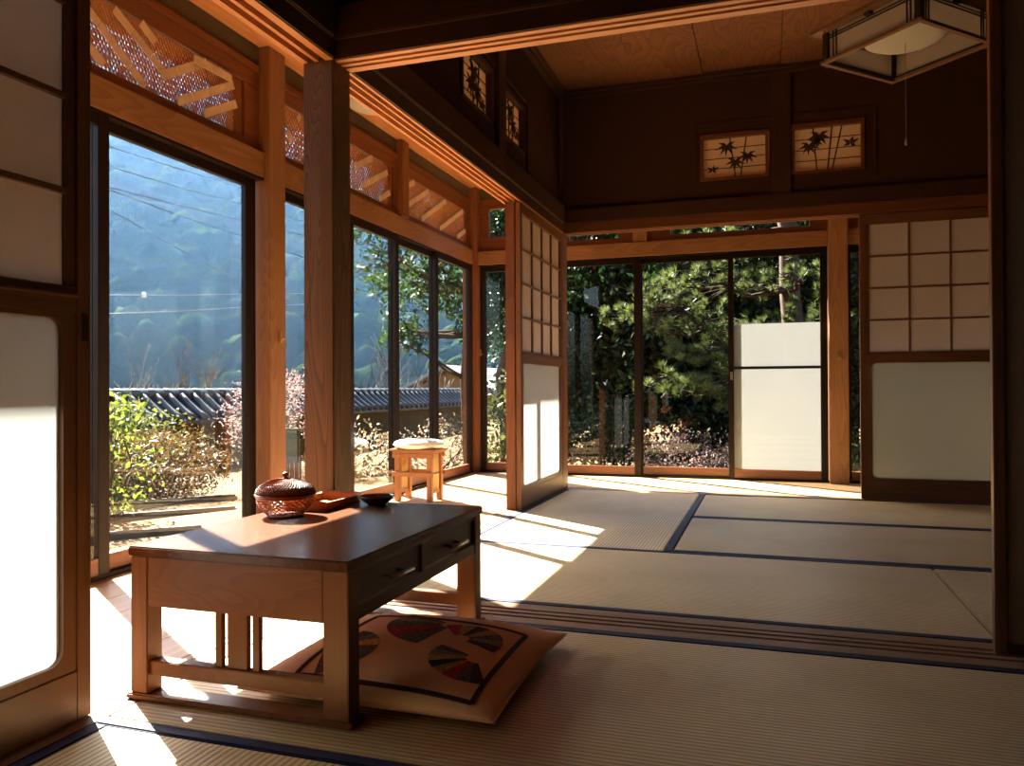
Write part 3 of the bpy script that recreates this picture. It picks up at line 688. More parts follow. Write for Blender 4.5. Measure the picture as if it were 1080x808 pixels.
o = netlathe(lp2, bc, 52).build('lid_weave', 'wicker_dark', lid); md = o.modifiers.new('w', 'WIREFRAME'); md.thickness = 0.0024; md.use_replace = True
MB().lathe([(0.001, 0.099), (0.009, 0.099), (0.0095, 0.102), (0.005, 0.104), (0.004, 0.107), (0.0085, 0.110), (0.009, 0.114), (0.005, 0.118), (0.001, 0.1195)], bc, 20).build('knob', 'wicker_dark', lid)

# wooden tray with turned-up ends
W['tray'] = wood('tray_wood', (0.20, 0.06, 0.02), (0.38, 0.13, 0.045), (0.45, 0.17, 0.06), 'x', ring=4, across=20, rough=0.35)
tc_ = Vector((-1.252, 2.036, TZ+0.0008)); ta = math.radians(88)
def TP(a, b_, z): return (tc_.x+a*math.cos(ta)-b_*math.sin(ta), tc_.y+a*math.sin(ta)+b_*math.cos(ta), tc_.z+z)
r = thing('wooden_tray', 'rectangular red-brown wooden tray with raised rim behind the basket', 'tray', tc_)
la, lb = 0.108, 0.074
MB().add([TP(a, b_, z) for z in (0.0, 0.004) for a, b_ in ((-la+.01, -lb+.008), (la-.01, -lb+.008), (la-.01, lb-.008), (-la+.01, lb-.008))], [(3, 2, 1, 0), (4, 5, 6, 7), (0, 1, 5, 4), (1, 2, 6, 5), (2, 3, 7, 6), (3, 0, 4, 7)]).build('tray_base', 'tray', r)
mb = MB(); inn = rounded_rect(-la+.012, la-.012, -lb+.010, lb-.010, 0.012); out = rounded_rect(-la, la, -lb, lb, 0.016); n = len(inn)
def tz(a, b_): return 0.020+0.010*max(0, (abs(a)/la-0.55)/0.45)**2
vs = [TP(a*0.93, b_*0.9, 0.001) for a, b_ in out]+[TP(a, b_, tz(a, b_)) for a, b_ in out]+[TP(a*1.0, b_*1.0, tz(a, b_)+0.001) for a, b_ in inn]+[TP(a*.97, b_*.95, 0.004) for a, b_ in inn]
fs = []
for k in range(3): fs += [(k*n+i, k*n+(i+1) % n, (k+1)*n+(i+1) % n, (k+1)*n+i) for i in range(n)]
mb.add(vs, fs); mb.build('rim', 'tray', r)

# dark shallow bowl
W['bowl'] = plain('dark_lacquer', (0.045, 0.012, 0.010), 0.28, 0.6, 0.3, 40)
bc2 = (-1.108, 2.098, TZ+0.0006)
prof = [(0.001, 0.0), (0.026, 0.0), (0.027, 0.003), (0.036, 0.008), (0.047, 0.017), (0.053, 0.025), (0.054, 0.027), (0.052, 0.027), (0.045, 0.0195), (0.034, 0.011), (0.02, 0.0065), (0.001, 0.006)]
o = MB().lathe(prof, bc2, 48).build('shallow_bowl', 'bowl'); tag(o, 'dark lacquered shallow bowl at the back corner of the low table', 'bowl')

# ------------------------------------------------------------------ square floor cushion with patchwork fans
W['cush'] = plain('tan_cotton', (0.88, 0.52, 0.28), 0.85, 0.15, 0.06, 300, 0.15)
W['piping'] = plain('dark_braid', (0.035, 0.016, 0.02), 0.8)
CX, CY, HW, HD = -0.808, 1.735, 0.297, 0.290
def ctop(x, y):
    s, t = (x-CX)/HW, (y-CY)/HD
    s = max(-1, min(1, s)); t = max(-1, min(1, t))
    e = max(0.0, (1-abs(s)**2.6)*(1-abs(t)**2.6))
    return 0.030+0.058*e**0.55+0.0016*math.sin(19*x+7*y)*math.sin(13*y-5*x)*e
N_ = 56; vs = []; fs = []
def cxy(i, j):
    s, t = -1+2*i/N_, -1+2*j/N_
    s = math.sin(s*math.pi/2)*0.35+s*0.65; t = math.sin(t*math.pi/2)*0.35+t*0.65
    return s, t
for lay in (0, 1):
    for i in range(N_+1):
        for j in range(N_+1):
            s, t = cxy(i, j)
            bx_, by_ = CX+s*HW, CY+t*HD
            z = ctop(bx_, by_) if lay == 0 else 0.030-0.0275*max(0, (1-abs(s)**4)*(1-abs(t)**4))**0.45
            pin = 1-0.045*(1-t*t)*abs(s)**6; pin2 = 1-0.045*(1-s*s)*abs(t)**6
            wr = 0.0
            if lay == 0:
                e = max(abs(s), abs(t)); wr = 0.0022*math.sin(40*(s if abs(t) > abs(s) else t)+3*s)*max(0, e-0.72)*(1-e)*18
            vs.append((CX+s*HW*pin, CY+t*HD*pin2, z+wr))
M1 = (N_+1)**2
for i in range(N_):
    for j in range(N_):
        a = i*(N_+1)+j; fs.append((a, a+N_+1, a+N_+2, a+1)); fs.append((M1+a, M1+a+1, M1+a+N_+2, M1+a+N_+1))
bm = MB(); bm.add(vs, fs, 0, True)
r = thing('floor_cushion', 'square tan floor cushion with patchwork fans, half under the low table', 'cushion', (CX, CY, 0.002))
o = bm.build('cushion_body', 'cush', r)
bmm = bmesh.new(); bmm.from_mesh(o.data); bmesh.ops.remove_doubles(bmm, verts=bmm.verts, dist=1e-5); bmm.to_mesh(o.data); bmm.free()
# seam cord round the edge and the dark border line on top
mb = MB(); q = []
for k in range(0, 4*N_):
    e, kk = divmod(k, N_); i, j = ((kk, 0), (N_, kk), (N_-kk, N_), (0, N_-kk))[e]; q.append(vs[i*(N_+1)+j])
mb.tube(q+[q[0]], 0.0025, 6); mb.build('seam', 'cush', r)
def strip(mb, p, q, w, lift=0.0012, n=26, h=0.0012):
    p, q = Vector((*p, 0)), Vector((*q, 0)); d = (q-p).normalized(); s = Vector((-d.y, d.x, 0))*w/2; a = []
    for i in range(n+1):
        c = p.lerp(q, i/n)
        for g in (c+s, c-s):
            a.append((g.x, g.y, ctop(g.x, g.y)+lift+h))
        for g in (c-s, c+s):
            a.append((g.x, g.y, ctop(g.x, g.y)+lift-0.002))
    fs = []
    for i in range(n):
        b0 = i*4
        for k in range(4): fs.append((b0+k, b0+4+k, b0+4+(k+1) % 4, b0+(k+1) % 4))
    fs += [(0, 1, 2, 3), (n*4+3, n*4+2, n*4+1, n*4)]
    mb.add(a, fs)
mb = MB(); bq = [(-0.985, 1.488), (-0.570, 1.478), (-0.574, 1.868), (-0.995, 1.892)]
for i in range(4): strip(mb, bq[i], bq[(i+1) % 4], 0.010)
mb.build('border_line', 'piping', r)
fab = {}
for nm_, c in (('slate', (0.12, 0.11, 0.12)), ('mustard', (0.62, 0.33, 0.05)), ('red', (0.45, 0.045, 0.04)), ('ink', (0.05, 0.05, 0.075)), ('plum', (0.19, 0.08, 0.10)), ('grey', (0.26, 0.22, 0.19)), ('ochre', (0.50, 0.28, 0.09))):
    m, nt, N, L, out = nm('fabric_'+nm_); tcn = N.new('ShaderNodeTexCoord'); ck = N.new('ShaderNodeTexVoronoi'); L.new(tcn.outputs['Object'], ck.inputs['Vector']); ck.inputs['Scale'].default_value = 160
    rp = ramp(N, [(0.1, tuple(min(1, x*1.9+0.02) for x in c)), (0.45, c), (0.9, tuple(x*0.6 for x in c))]); L.new(ck.outputs['Distance'], rp.inputs[0])
    bs = pbsdf(N, 0.85, spec=0.15); L.new(rp.outputs[0], bs.inputs['Base Color']); L.new(bs.outputs[0], out.inputs[0]); fab[nm_] = m
def fan(hub, a0, a1, r0, r1, seq, name):
    for k, nm_ in enumerate(seq):
        t0, t1 = a0+(a1-a0)*k/len(seq), a0+(a1-a0)*(k+1)/len(seq); mb = MB(); vs = []; fs = []; nr, na = 6, 3
        for i in range(nr+1):
            rr = r0+(r1-r0)*i/nr
            for j in range(na+1):
                a = math.radians(t0+(t1-t0)*j/na); x, y = hub[0]+rr*math.cos(a), hub[1]+rr*math.sin(a)
                vs.append((x, y, ctop(x, y)+0.0016))
        for i in range(nr):
            for j in range(na):
                q0 = i*(na+1)+j; fs.append((q0, q0+na+1, q0+na+2, q0+1))
        nb = len(vs); vs += [(x, y, z-0.0012) for x, y, z in vs]; fs += [tuple(nb+i for i in f)[::-1] for f in fs]
        for i in range(nr):
            for j in (0, na): q0 = i*(na+1)+j; fs.append((q0, q0+na+1, nb+q0+na+1, nb+q0))
        for i in (0, nr):
            for j in range(na): q0 = i*(na+1)+j; fs.append((q0, q0+1, nb+q0+1, nb+q0))
        mb.add(vs, fs); mb.build(name, fab[nm_], r)
fan((-0.758, 1.838), 150, 262, 0.028, 0.165, ['slate', 'grey', 'slate', 'plum', 'red', 'plum', 'slate'], 'fan_patch')
fan((-0.706, 1.742), -22, 128, 0.028, 0.108, ['ink', 'grey', 'slate', 'ochre', 'ink', 'mustard', 'red'], 'fan_patch')
fan((-0.622, 1.645), 158, 300, 0.024, 0.108, ['slate', 'grey', 'mustard', 'ink', 'ochre', 'red', 'slate', 'ink'], 'fan_patch')
fan((-0.985, 1.610), -70, 75, 0.028, 0.125, ['plum', 'red', 'slate', 'slate', 'mustard', 'slate', 'ink'], 'fan_patch')

# ------------------------------------------------------------------ corridor stool with a round cushion
SX0, SX1, SY0, SY1 = -2.175, -1.928, 4.345, 4.525
r = thing('bamboo_stool', 'small wooden stool with bamboo slat sides in the sunny corridor', 'stool', ((SX0+SX1)/2, (SY0+SY1)/2, -0.004))
for x0 in (SX0, SX1-0.034):
    for y0 in (SY0, SY1-0.034): MB().box(x0, x0+0.034, y0, y0+0.034, -0.0035, 0.29, 0, 0.004).build('leg', 'stool', r)
mb = MB(); mb.box(SX0-0.03, SX1+0.03, SY0-0.02, SY1+0.02, 0.302, 0.316, 0, 0.004); mb.box(SX0-0.012, SX1+0.012, SY0-0.006, SY1+0.006, 0.2905, 0.302)
mb.build('seat', 'stool', r)
for y0 in (SY0+0.004, SY1-0.03): MB().box(SX0-0.012, SX1+0.012, y0-0.012 if y0 < 4.4 else y0+0.02, y0 if y0 < 4.4 else y0+0.034, 0.262, 0.2895, 0, 0.002).build('apron', 'stool', r)
for y0 in (SY0-0.012, SY1): MB().box(SX0-0.014, SX1+0.014, y0, y0+0.0118, 0.150, 0.178, 0, 0.003).build('stretcher', 'stool', r)
for x0 in (SX0+0.008, SX1-0.026):
    MB().box(x0, x0+0.018, SY0+0.0345, SY1-0.0345, 0.045, 0.065, 0, 0.002).build('side_rail', 'stool', r)
    yy = SY0+0.036
    while yy < SY1-0.045:
        MB().tube([(x0+0.009, yy+0.007, 0.065), (x0+0.009, yy+0.007, 0.289)], 0.0068, 8).build('bamboo_slat', 'bamboo', r); yy += 0.0148
    MB().box(x0-0.002, x0+0.020, SY0+0.0345, SY1-0.0345, 0.163, 0.169).build('binding', 'black', r)
W['stoolpad'] = plain('white_pad', (0.78, 0.77, 0.76), 0.9, 0.1, 0.04, 80, 0.1)
pc = ((SX0+SX1)/2, (SY0+SY1)/2, 0.3165)
prof = [(0.001, 0.0), (0.13, 0.0), (0.152, 0.009), (0.162, 0.024), (0.154, 0.040), (0.125, 0.051), (0.07, 0.056), (0.001, 0.055)]
r = thing('round_cushion', 'round white pad lying on the bamboo stool', 'cushion', pc)
MB().lathe(prof, pc, 40, sy=0.80).build('cushion_body', 'stoolpad', r)
mb = MB(); mb.tube([(pc[0]+0.162*math.cos(a), pc[1]+0.1296*math.sin(a), pc[2]+0.024) for a in [2*math.pi*k/40 for k in range(41)]], 0.003, 6); mb.build('piping', 'stoolpad', r)

# ------------------------------------------------------------------ pendant lamp of the second room, corridor ceiling lamp
LC = Vector((0.572, 3.715, 2.105)); hw = 0.243
W['lampwood'] = wood('lamp_frame_wood', (0.20, 0.085, 0.034), (0.30, 0.14, 0.06), (0.36, 0.18, 0.08), 'x', ring=3, across=14)
W['lampdark'] = plain('lamp_dark_wood', (0.02, 0.013, 0.010), 0.4)
W['lamppaper'] = sheet('lamp_paper', (0.52, 0.45, 0.40), (0.46, 0.39, 0.34), 0.4)
r = thing('pendant_lamp', 'square paper-sided pendant lamp with dark corner posts under the ceiling', 'lamp', LC); r.rotation_euler = (0, 0, math.radians(45.5))
def lring(z0, z1, hw0, wd, mat, name):
    mb = MB()
    mb.box(-hw0, hw0, -hw0, -hw0+wd, z0, z1, 0, 0.002).box(-hw0, hw0, hw0-wd, hw0, z0, z1, 0, 0.002).box(-hw0, -hw0+wd, -hw0+wd, hw0-wd, z0, z1, 0, 0.002).box(hw0-wd, hw0, -hw0+wd, hw0-wd, z0, z1, 0, 0.002)
    return mb.build(name, mat, r, True)
lring(0.0, 0.014, hw, 0.022, 'lampwood', 'bottom_frame'); lring(0.135, 0.15, hw+0.028, 0.06, 'lampwood', 'top_frame')
for sx in (-1, 1):
    for sy in (-1, 1):
        cx, cy = sx*(hw-0.022), sy*(hw-0.022); MB().box(cx-0.014, cx+0.014, cy-0.014, cy+0.014, 0.0145, 0.1345, 0, 0.002).build('corner_post', 'lampdark', r, True)
for k in range(4):
    R = Matrix.Rotation(math.pi/2*k, 4, 'Z'); i = hw-0.022; e = i-0.014
    MB().add([R @ Vector(p) for p in ((-e, -i, 0.0145), (e, -i, 0.0145), (e, -i, 0.1345), (-e, -i, 0.1345))], [(0, 1, 2, 3)]).build('paper_side', 'lamppaper', r, True)
    mb = MB()
    for z in (0.108, 0.120): mb.box(-e, e, -i-0.006, -i-0.001, z-0.002, z+0.002, 0, 0, R)
    for s in (-1, 1):
        for d in (0.022, 0.038): mb.box(s*(e-d)-0.002, s*(e-d)+0.002, -i-0.006, -i-0.001, 0.0145, 0.1345, 0, 0, R)
    mb.box(-e, e, -i-0.006, -i+0.006, 0.0145, 0.020, 0, 0, R)
    mb.build('fret', 'lampdark', r, True)
MB().lathe([(0.001, 0.052), (0.07, 0.050), (0.13, 0.056), (0.162, 0.072), (0.168, 0.085), (0.15, 0.098), (0.001, 0.10)], (0, 0, 0), 48).build('shade_disc', 'white', r, True)
MB().box(-hw, hw, -0.014, 0.014, 0.122, 0.134).box(-0.014, 0.014, -hw, -0.0142, 0.122, 0.134).box(-0.014, 0.014, 0.0142, hw, 0.122, 0.134).build('cross_bar', 'lampdark', r, True)
MB().tube([(0, 0, 0.134), (0, 0, 0.55)], 0.004, 8).lathe([(0.05, 0.55), (0.05, 0.584)], (0, 0, 0), 20).build('hanging_cord', 'lampdark', r, True)
MB().tube([(0, 0, 0.052), (0, 0, -0.36)], 0.0011, 6).build('pull_cord', 'cord', r, True)
MB().lathe([(0.001, -0.39), (0.006, -0.385), (0.004, -0.36), (0.001, -0.358)], (0, 0, 0), 12).build('pull_knob', 'cord', r, True)
lp = (-2.06, 3.86, CE-0.0005)
o = MB().lathe([(0.001, -0.13), (0.07, -0.125), (0.12, -0.105), (0.14, -0.07), (0.14, -0.03), (0.11, 0.0)], lp, 36).build('ceiling_lamp', 'white'); tag(o, 'milky round ceiling lamp of the corridor peeping past the pillar', 'lamp')

# ------------------------------------------------------------------ outside of the house: eave, ground
b = MB()
def quadslab(b, P, t): b.add([Vector(p) for p in P]+[Vector(p)+Vector((0, 0, t)) for p in P], [(3, 2, 1, 0), (4, 5, 6, 7), (0, 1, 5, 4), (1, 2, 6, 5), (2, 3, 7, 6), (3, 0, 4, 7)])
ez = 2.578; ex, ey = -3.25, 6.95
quadslab(b, [(ex, -2.5, ez), (-1.4, -2.5, ez+0.55), (-1.4, 5.2, ez+0.55), (ex, ey, ez)], 0.06)
quadslab(b, [(ex, ey, ez), (-1.4, 5.2, ez+0.55), (4.0, 5.2, ez+0.55), (4.0, ey, ez)], 0.06)
struct('roof', b, 'eave')
struct('roof_main', MB().box(-1.75, XR+1.5, -2.5, 5.45, 2.96, 3.05), 'eave')
struct('wall_upper_outside', MB().box(-2.40, -2.372, 0.25, 6.16, CE, 2.93).box(-2.40, XR, 6.142, 6.165, CE, 2.93), 'corridor_plaster')
struct('wall_foundation', MB().box(-2.36, -2.30, 0.2, 6.15, -0.6, -0.056).box(-2.36, XR, 6.09, 6.15, -0.6, -0.056), 'stonegrey')
GZ = -0.5
m, nt, N, L, out = nm('garden_soil'); tcn = N.new('ShaderNodeTexCoord'); n1 = N.new('ShaderNodeTexNoise'); L.new(tcn.outputs['Object'], n1.inputs['Vector']); n1.inputs['Scale'].default_value = 1.3; n1.inputs['Detail'].default_value = 8
rp = ramp(N, [(0.3, (0.045, 0.026, 0.009)), (0.5, (0.085, 0.052, 0.020)), (0.7, (0.12, 0.078, 0.034))]); L.new(n1.outputs['Fac'], rp.inputs[0]); bs = pbsdf(N, 0.95, spec=0.1); L.new(rp.outputs[0], bs.inputs['Base Color'])
n2 = N.new('ShaderNodeTexNoise'); L.new(tcn.outputs['Object'], n2.inputs['Vector']); n2.inputs['Scale'].default_value = 45; bp = N.new('ShaderNodeBump'); bp.inputs['Strength'].default_value = 0.6; bp.inputs['Distance'].default_value = 0.02
L.new(n2.outputs['Fac'], bp.inputs['Height']); L.new(bp.outputs[0], bs.inputs['Normal']); L.new(bs.outputs[0], out.inputs[0]); W['soil'] = m
b = MB(); n = 60; vs = []; fs = []
for i in range(n+1):
    for j in range(n+1):
        x, y = -9.2+22*i/n, -4+30*j/n; vs.append((x, y, GZ+0.035*math.sin(x*1.9+y*0.7)*math.sin(y*1.3)+0.02*math.sin(5*x)*math.sin(4*y+x)))
for i in range(n):
    for j in range(n): a = i*(n+1)+j; fs.append((a, a+n+1, a+n+2, a+1))
struct('ground', b.add(vs, fs, 0, True), 'soil')

# ------------------------------------------------------------------ garden helpers
def tri_mesh(name, V, Fq, mat, parent=None):                         # numpy quads -> object
    me = bpy.data.meshes.new(name); nv, nf = len(V), len(Fq)
    off = np.zeros(3)
    if parent is not None:
        p = parent
        while p is not None: off += np.array(p.location); p = p.parent
    me.vertices.add(nv); me.vertices.foreach_set('co', (V-off).astype(np.float32).ravel())
    k = Fq.shape[1]; me.loops.add(nf*k); me.loops.foreach_set('vertex_index', Fq.astype(np.int32).ravel())
    me.polygons.add(nf); me.polygons.foreach_set('loop_start', np.arange(0, nf*k, k, dtype=np.int32)); me.polygons.foreach_set('loop_total', np.full(nf, k, dtype=np.int32))
    me.materials.append(W[mat] if isinstance(mat, str) else mat); me.update(calc_edges=True)
    o = bpy.data.objects.new(name, me); COL.objects.link(o)
    if parent is not None: o.parent = parent
    return o
def leaf_cloud(centers, ln, wd, droop=0.0):
    n = len(centers); d = rng.normal(size=(n, 3)); d[:, 2] -= droop; d /= np.linalg.norm(d, axis=1)[:, None]
    u = rng.normal(size=(n, 3)); s = np.cross(d, u); s /= np.linalg.norm(s, axis=1)[:, None]; nr = np.cross(s, d)
    L_ = ln*rng.uniform(0.6, 1.3, (n, 1)); w = wd*rng.uniform(0.7, 1.2, (n, 1))
    V = np.stack([centers-d*L_/2, centers+s*w/2+nr*w*0.15, centers+d*L_/2, centers-s*w/2+nr*w*0.15], 1).reshape(-1, 3)
    return V, np.arange(4*n).reshape(n, 4)
def blobs(c, rad, k, per, spread, shell=0.5):
    """k clumps inside an ellipsoid at c, per leaves each"""
    d = rng.normal(size=(k, 3)); d /= np.linalg.norm(d, axis=1)[:, None]
    rr = (shell+(1-shell)*rng.random((k, 1)))
    cl = np.array(c)+d*rr*np.array(rad)
    P = (cl[:, None, :]+rng.normal(size=(k, per, 3))*spread*np.array([1, 1, 0.7])).reshape(-1, 3)
    return cl, P
def branch(b, p, q, r0, r1, wob=0.08, n=5):
    p, q = Vector(p), Vector(q); L_ = (q-p).length; pts = []; rs = []
    for i in range(n+1):
        t = i/n; w = wob*L_*math.sin(math.pi*t)
        pts.append(p.lerp(q, t)+Vector((random.uniform(-w, w), random.uniform(-w, w), random.uniform(-w, w)))); rs.append(r0+(r1-r0)*t)
    b.tube(pts, rs, 6); return pts
def tree(name, label, cat, base, top, crowns, trunk_r, leaf, ln, wd, bark='bark', group=None, nbr=10):
    r = thing(name, label, cat, base, group)
    b = MB(); tp = branch(b, base, top, trunk_r, trunk_r*0.35, 0.03, 7); allP = []
    for c, rad, k, per, sp, sh in crowns:
        cl, P = blobs(c, rad, k, per, sp, sh); allP.append(P)
        for q in cl[:nbr]:
            s = min(tp, key=lambda t: abs(t.z-(q[2]-0.3))); branch(b, s, q, trunk_r*0.25, 0.008, 0.06, 4)
    b.build('trunk', bark, r)
    V, Fq = leaf_cloud(np.concatenate(allP), ln, wd); tri_mesh('foliage', V, Fq, leaf, r)
    return r
W['bark'] = plain('bark', (0.10, 0.065, 0.045), 0.95, 0.1, 0.4, 12, 0.8)
W['palebark'] = plain('pale_bark', (0.15, 0.145, 0.14), 0.9, 0.1, 0.3, 12, 0.4)
W['pinebark'] = plain('pine_bark', (0.045, 0.028, 0.02), 0.95, 0.1, 0.5, 9, 0.9)
W['evergreen'] = leafmat('evergreen_leaf', [(0.012, 0.03, 0.012), (0.03, 0.07, 0.022), (0.06, 0.12, 0.035)], 0.35, 0.3)
W['lightleaf'] = leafmat('light_leaf', [(0.05, 0.10, 0.03), (0.09, 0.16, 0.045), (0.14, 0.22, 0.06)], 0.36, 0.6, 0.28, 0.2)
W['yellowleaf'] = leafmat('yellow_leaf', [(0.13, 0.18, 0.03), (0.24, 0.30, 0.06), (0.36, 0.40, 0.10)], 0.55)
W['azalea'] = leafmat('azalea_leaf', [(0.10, 0.055, 0.02), (0.22, 0.12, 0.05), (0.30, 0.20, 0.08)], 0.35)
W['olive'] = leafmat('olive_leaf', [(0.10, 0.13, 0.035), (0.20, 0.22, 0.07), (0.30, 0.32, 0.11)], 0.45)
W['pinkleaf'] = leafmat('pink_leaf', [(0.30, 0.17, 0.15), (0.46, 0.30, 0.27), (0.60, 0.46, 0.42)], 0.5)
W['dryleaf'] = leafmat('dry_leaf', [(0.30, 0.20, 0.12), (0.46, 0.34, 0.22), (0.60, 0.50, 0.36)], 0.45)
W['needle'] = leafmat('pine_needle', [(0.09, 0.12, 0.035), (0.16, 0.20, 0.06), (0.27, 0.33, 0.11)], 0.4, 0.5, 0.42)
W['moss'] = plain('moss', (0.05, 0.052, 0.024), 0.95, 0.1, 0.4, 20, 0.6)

# garden wall with a tiled coping
W['clay'] = plain('earthen_wall', (0.17, 0.13, 0.08), 0.95, 0.1, 0.15, 5, 0.2)
W['tile'] = plain('roof_tile', (0.035, 0.038, 0.046), 0.35, 0.7, 0.25, 8)
gx = -8.55; y0w, y1w = 2.0, 22.0
r = thing('garden_wall', 'long earthen garden wall with a grey tiled coping beyond the shrubs', 'garden wall', (gx, (y0w+y1w)/2, GZ-0.05))
MB().box(gx-0.12, gx+0.12, y0w, y1w, GZ-0.1, 0.28).build('wall_body', 'clay', r)
mb = MB(); y = y0w
while y < y1w:
    for s in (-1, 1):
        pts = []
        for k in range(6):
            t = k/5; pts.append((gx+s*(0.05+0.46*t), y, 0.60-0.34*t-0.03*math.sin(math.pi*t)))
        mb.tube(pts, 0.062, 8)
    y += 0.26
for s in (-1, 1):
    mb.add([(gx, y0w, 0.60), (gx, y1w, 0.60), (gx+s*0.5, y1w, 0.235), (gx+s*0.5, y0w, 0.235), (gx, y0w, 0.55), (gx, y1w, 0.55), (gx+s*0.5, y1w, 0.19), (gx+s*0.5, y0w, 0.19)], [(0, 1, 2, 3), (7, 6, 5, 4), (2, 6, 7, 3), (0, 3, 7, 4), (1, 5, 6, 2)])
mb.build('coping_tiles', 'tile', r)
mb = MB(); y = y0w
while y < y1w: mb.tube([(gx, y, 0.63), (gx, y+0.30, 0.63)], [0.075, 0.085], 10); y += 0.31
mb.build('ridge_tiles', 'tile', r)

# gabled neighbour beyond the wall
P0 = on(470, 389, 'y', 30); ap = P0; hx = 2.6
W['tan'] = plain('tan_gable', (0.26, 0.155, 0.09), 0.9, 0.1, 0.1, 3)
W['slate'] = plain('slate_roof', (0.22, 0.23, 0.25), 0.6, 0.4, 0.15, 6)
r = thing('neighbour_house', 'tan gabled house with grey roof showing over the garden wall', 'house', (ap.x, 33, -4.0))
b = MB(); z1 = ap.z-1.25
b.add([(ap.x-hx, 30.3, -4), (ap.x+hx, 30.3, -4), (ap.x+hx, 30.3, z1), (ap.x, 30.3, ap.z-0.1), (ap.x-hx, 30.3, z1), (ap.x-hx, 36, -4), (ap.x+hx, 36, -4), (ap.x+hx, 36, z1), (ap.x, 36, ap.z-0.1), (ap.x-hx, 36, z1)],
      [(0, 1, 2, 3, 4), (9, 8, 7, 6, 5), (0, 4, 9, 5), (1, 6, 7, 2)]); b.build('house_wall', 'tan', r)
b = MB()
for s in (-1, 1): quadslab(b, [(ap.x, 29.7, ap.z), (ap.x, 36.5, ap.z), (ap.x+s*(hx+0.6), 36.5, z1-0.25), (ap.x+s*(hx+0.6), 29.7, z1-0.25)], 0.16)
b.build('roof', 'slate', r)

# wires across the valley, with one insulator
W['wire'] = plain('wire', (0.10, 0.11, 0.12), 0.6); W['porcelain'] = plain('porcelain', (0.8, 0.8, 0.78), 0.3)
wl = [((110, 153), (258, 198), 'topmost of the wires seen through the large left pane'), ((110, 174), (258, 216), 'second wire from the top through the large left pane'), ((110, 196), (258, 233), 'third wire from the top, ending the upper group of parallel wires'),
      ((128, 205), (258, 250), 'faint wire just under the upper group of parallel wires'), ((110, 218), (258, 300), 'steepest of the wires, crossing the left pane diagonally'), ((110, 311), (258, 310), 'level bright wire that carries the white insulator'), ((110, 331), (258, 324), 'lowest wire, just under the one with the insulator')]
for k, (a, c, lab) in enumerate(wl):
    xw = -15-0.6*k; A, B = on(*a, 'x', xw), on(*c, 'x', xw); d = B-A
    o = MB().tube([A-d*1.5+Vector((0, 0, 0.25)), A, A+d*0.5-Vector((0, 0, 0.03)), B, B+d*0.9], 0.011, 6).build('power_line', 'wire'); tag(o, lab, 'wire')
A = on(152, 311, 'x', -18.0)
o = MB().lathe([(0.001, -0.09), (0.05, -0.08), (0.07, -0.03), (0.05, 0.0), (0.075, 0.03), (0.05, 0.08), (0.001, 0.09)], A, 14).build('insulator', 'porcelain'); tag(o, 'white porcelain insulator hanging on the level wire', 'insulator')

# hillside across the valley
W['hill'] = leafmat('hill_forest', [(0.012, 0.03, 0.014), (0.03, 0.055, 0.022), (0.06, 0.08, 0.035)], 0.0, 1.0, 0.5, 0.0)
ha = math.radians(37); hd = np.array([-math.sin(ha), math.cos(ha)]); hs = np.array([math.cos(ha), math.sin(ha)])
ni, nj = 420, 260; S = np.linspace(-100, 100, ni); T = np.linspace(0, 1, nj); SS, TT = np.meshgrid(S, T, indexing='ij')
dist = 55+95*TT; zz = -6+70*TT**0.92
rid = 6*np.sin(SS*0.07+1)*TT+3.5*np.sin(SS*0.16+TT*6)*TT
jit = np.zeros_like(SS); hr = np.random.default_rng(3)
for _ in range(9000):                                                # tree crowns standing on the slope
    s0, t0 = hr.uniform(-100, 100), hr.uniform(0, 1); rr = hr.uniform(0.7, 1.7); hh = hr.uniform(0.5, 1.7)
    i0, i1 = np.searchsorted(S, [s0-rr, s0+rr]); j0, j1 = np.searchsorted(T, [t0-rr/121, t0+rr/121])
    dd = ((SS[i0:i1, j0:j1]-s0)**2+((TT[i0:i1, j0:j1]-t0)*121)**2)/rr**2
    jit[i0:i1, j0:j1] = np.maximum(jit[i0:i1, j0:j1], hh*np.sqrt(np.clip(1-dd, 0, 1)))
jit += hr.random(SS.shape)*0.5
X = hs[0]*SS+hd[0]*(dist+rid); Y = hs[1]*SS+hd[1]*(dist+rid); Z = zz+jit
V = np.stack([X, Y, Z], -1).reshape(-1, 3); ii, jj = np.meshgrid(np.arange(ni-1), np.arange(nj-1), indexing='ij'); a = (ii*nj+jj).ravel()
o = tri_mesh('hill', V, np.stack([a, a+nj, a+nj+1, a+1], 1), 'hill'); o['kind'] = 'structure'
o = struct('terrain', MB().box(-200, -8.9, -60, 200, -9.0, -4.5), 'soil')
# sunlit haze filling the valley
m = bpy.data.materials.new('valley_haze'); m.use_nodes = True; nt = m.node_tree; nt.nodes.clear(); out = nt.nodes.new('ShaderNodeOutputMaterial')
vo = nt.nodes.new('ShaderNodeVolumeScatter'); vo.inputs['Color'].default_value = (0.26, 0.52, 1.0, 1); vo.inputs['Density'].default_value = 0.00115; vo.inputs['Anisotropy'].default_value = 0.45
nt.links.new(vo.outputs[0], out.inputs['Volume']); W['haze'] = m
Mh = Matrix(((hd[0], -hs[0], 0, 0), (hd[1], -hs[1], 0, 0), (0, 0, 1, 0), (0, 0, 0, 1)))
o = MB().box(42, 150, -60, 112, -4, 66, 0, 0, Mh).build('haze', 'haze'); tag(o, 'pale blue haze hanging before the wooded hillside', 'haze', None, 'stuff')

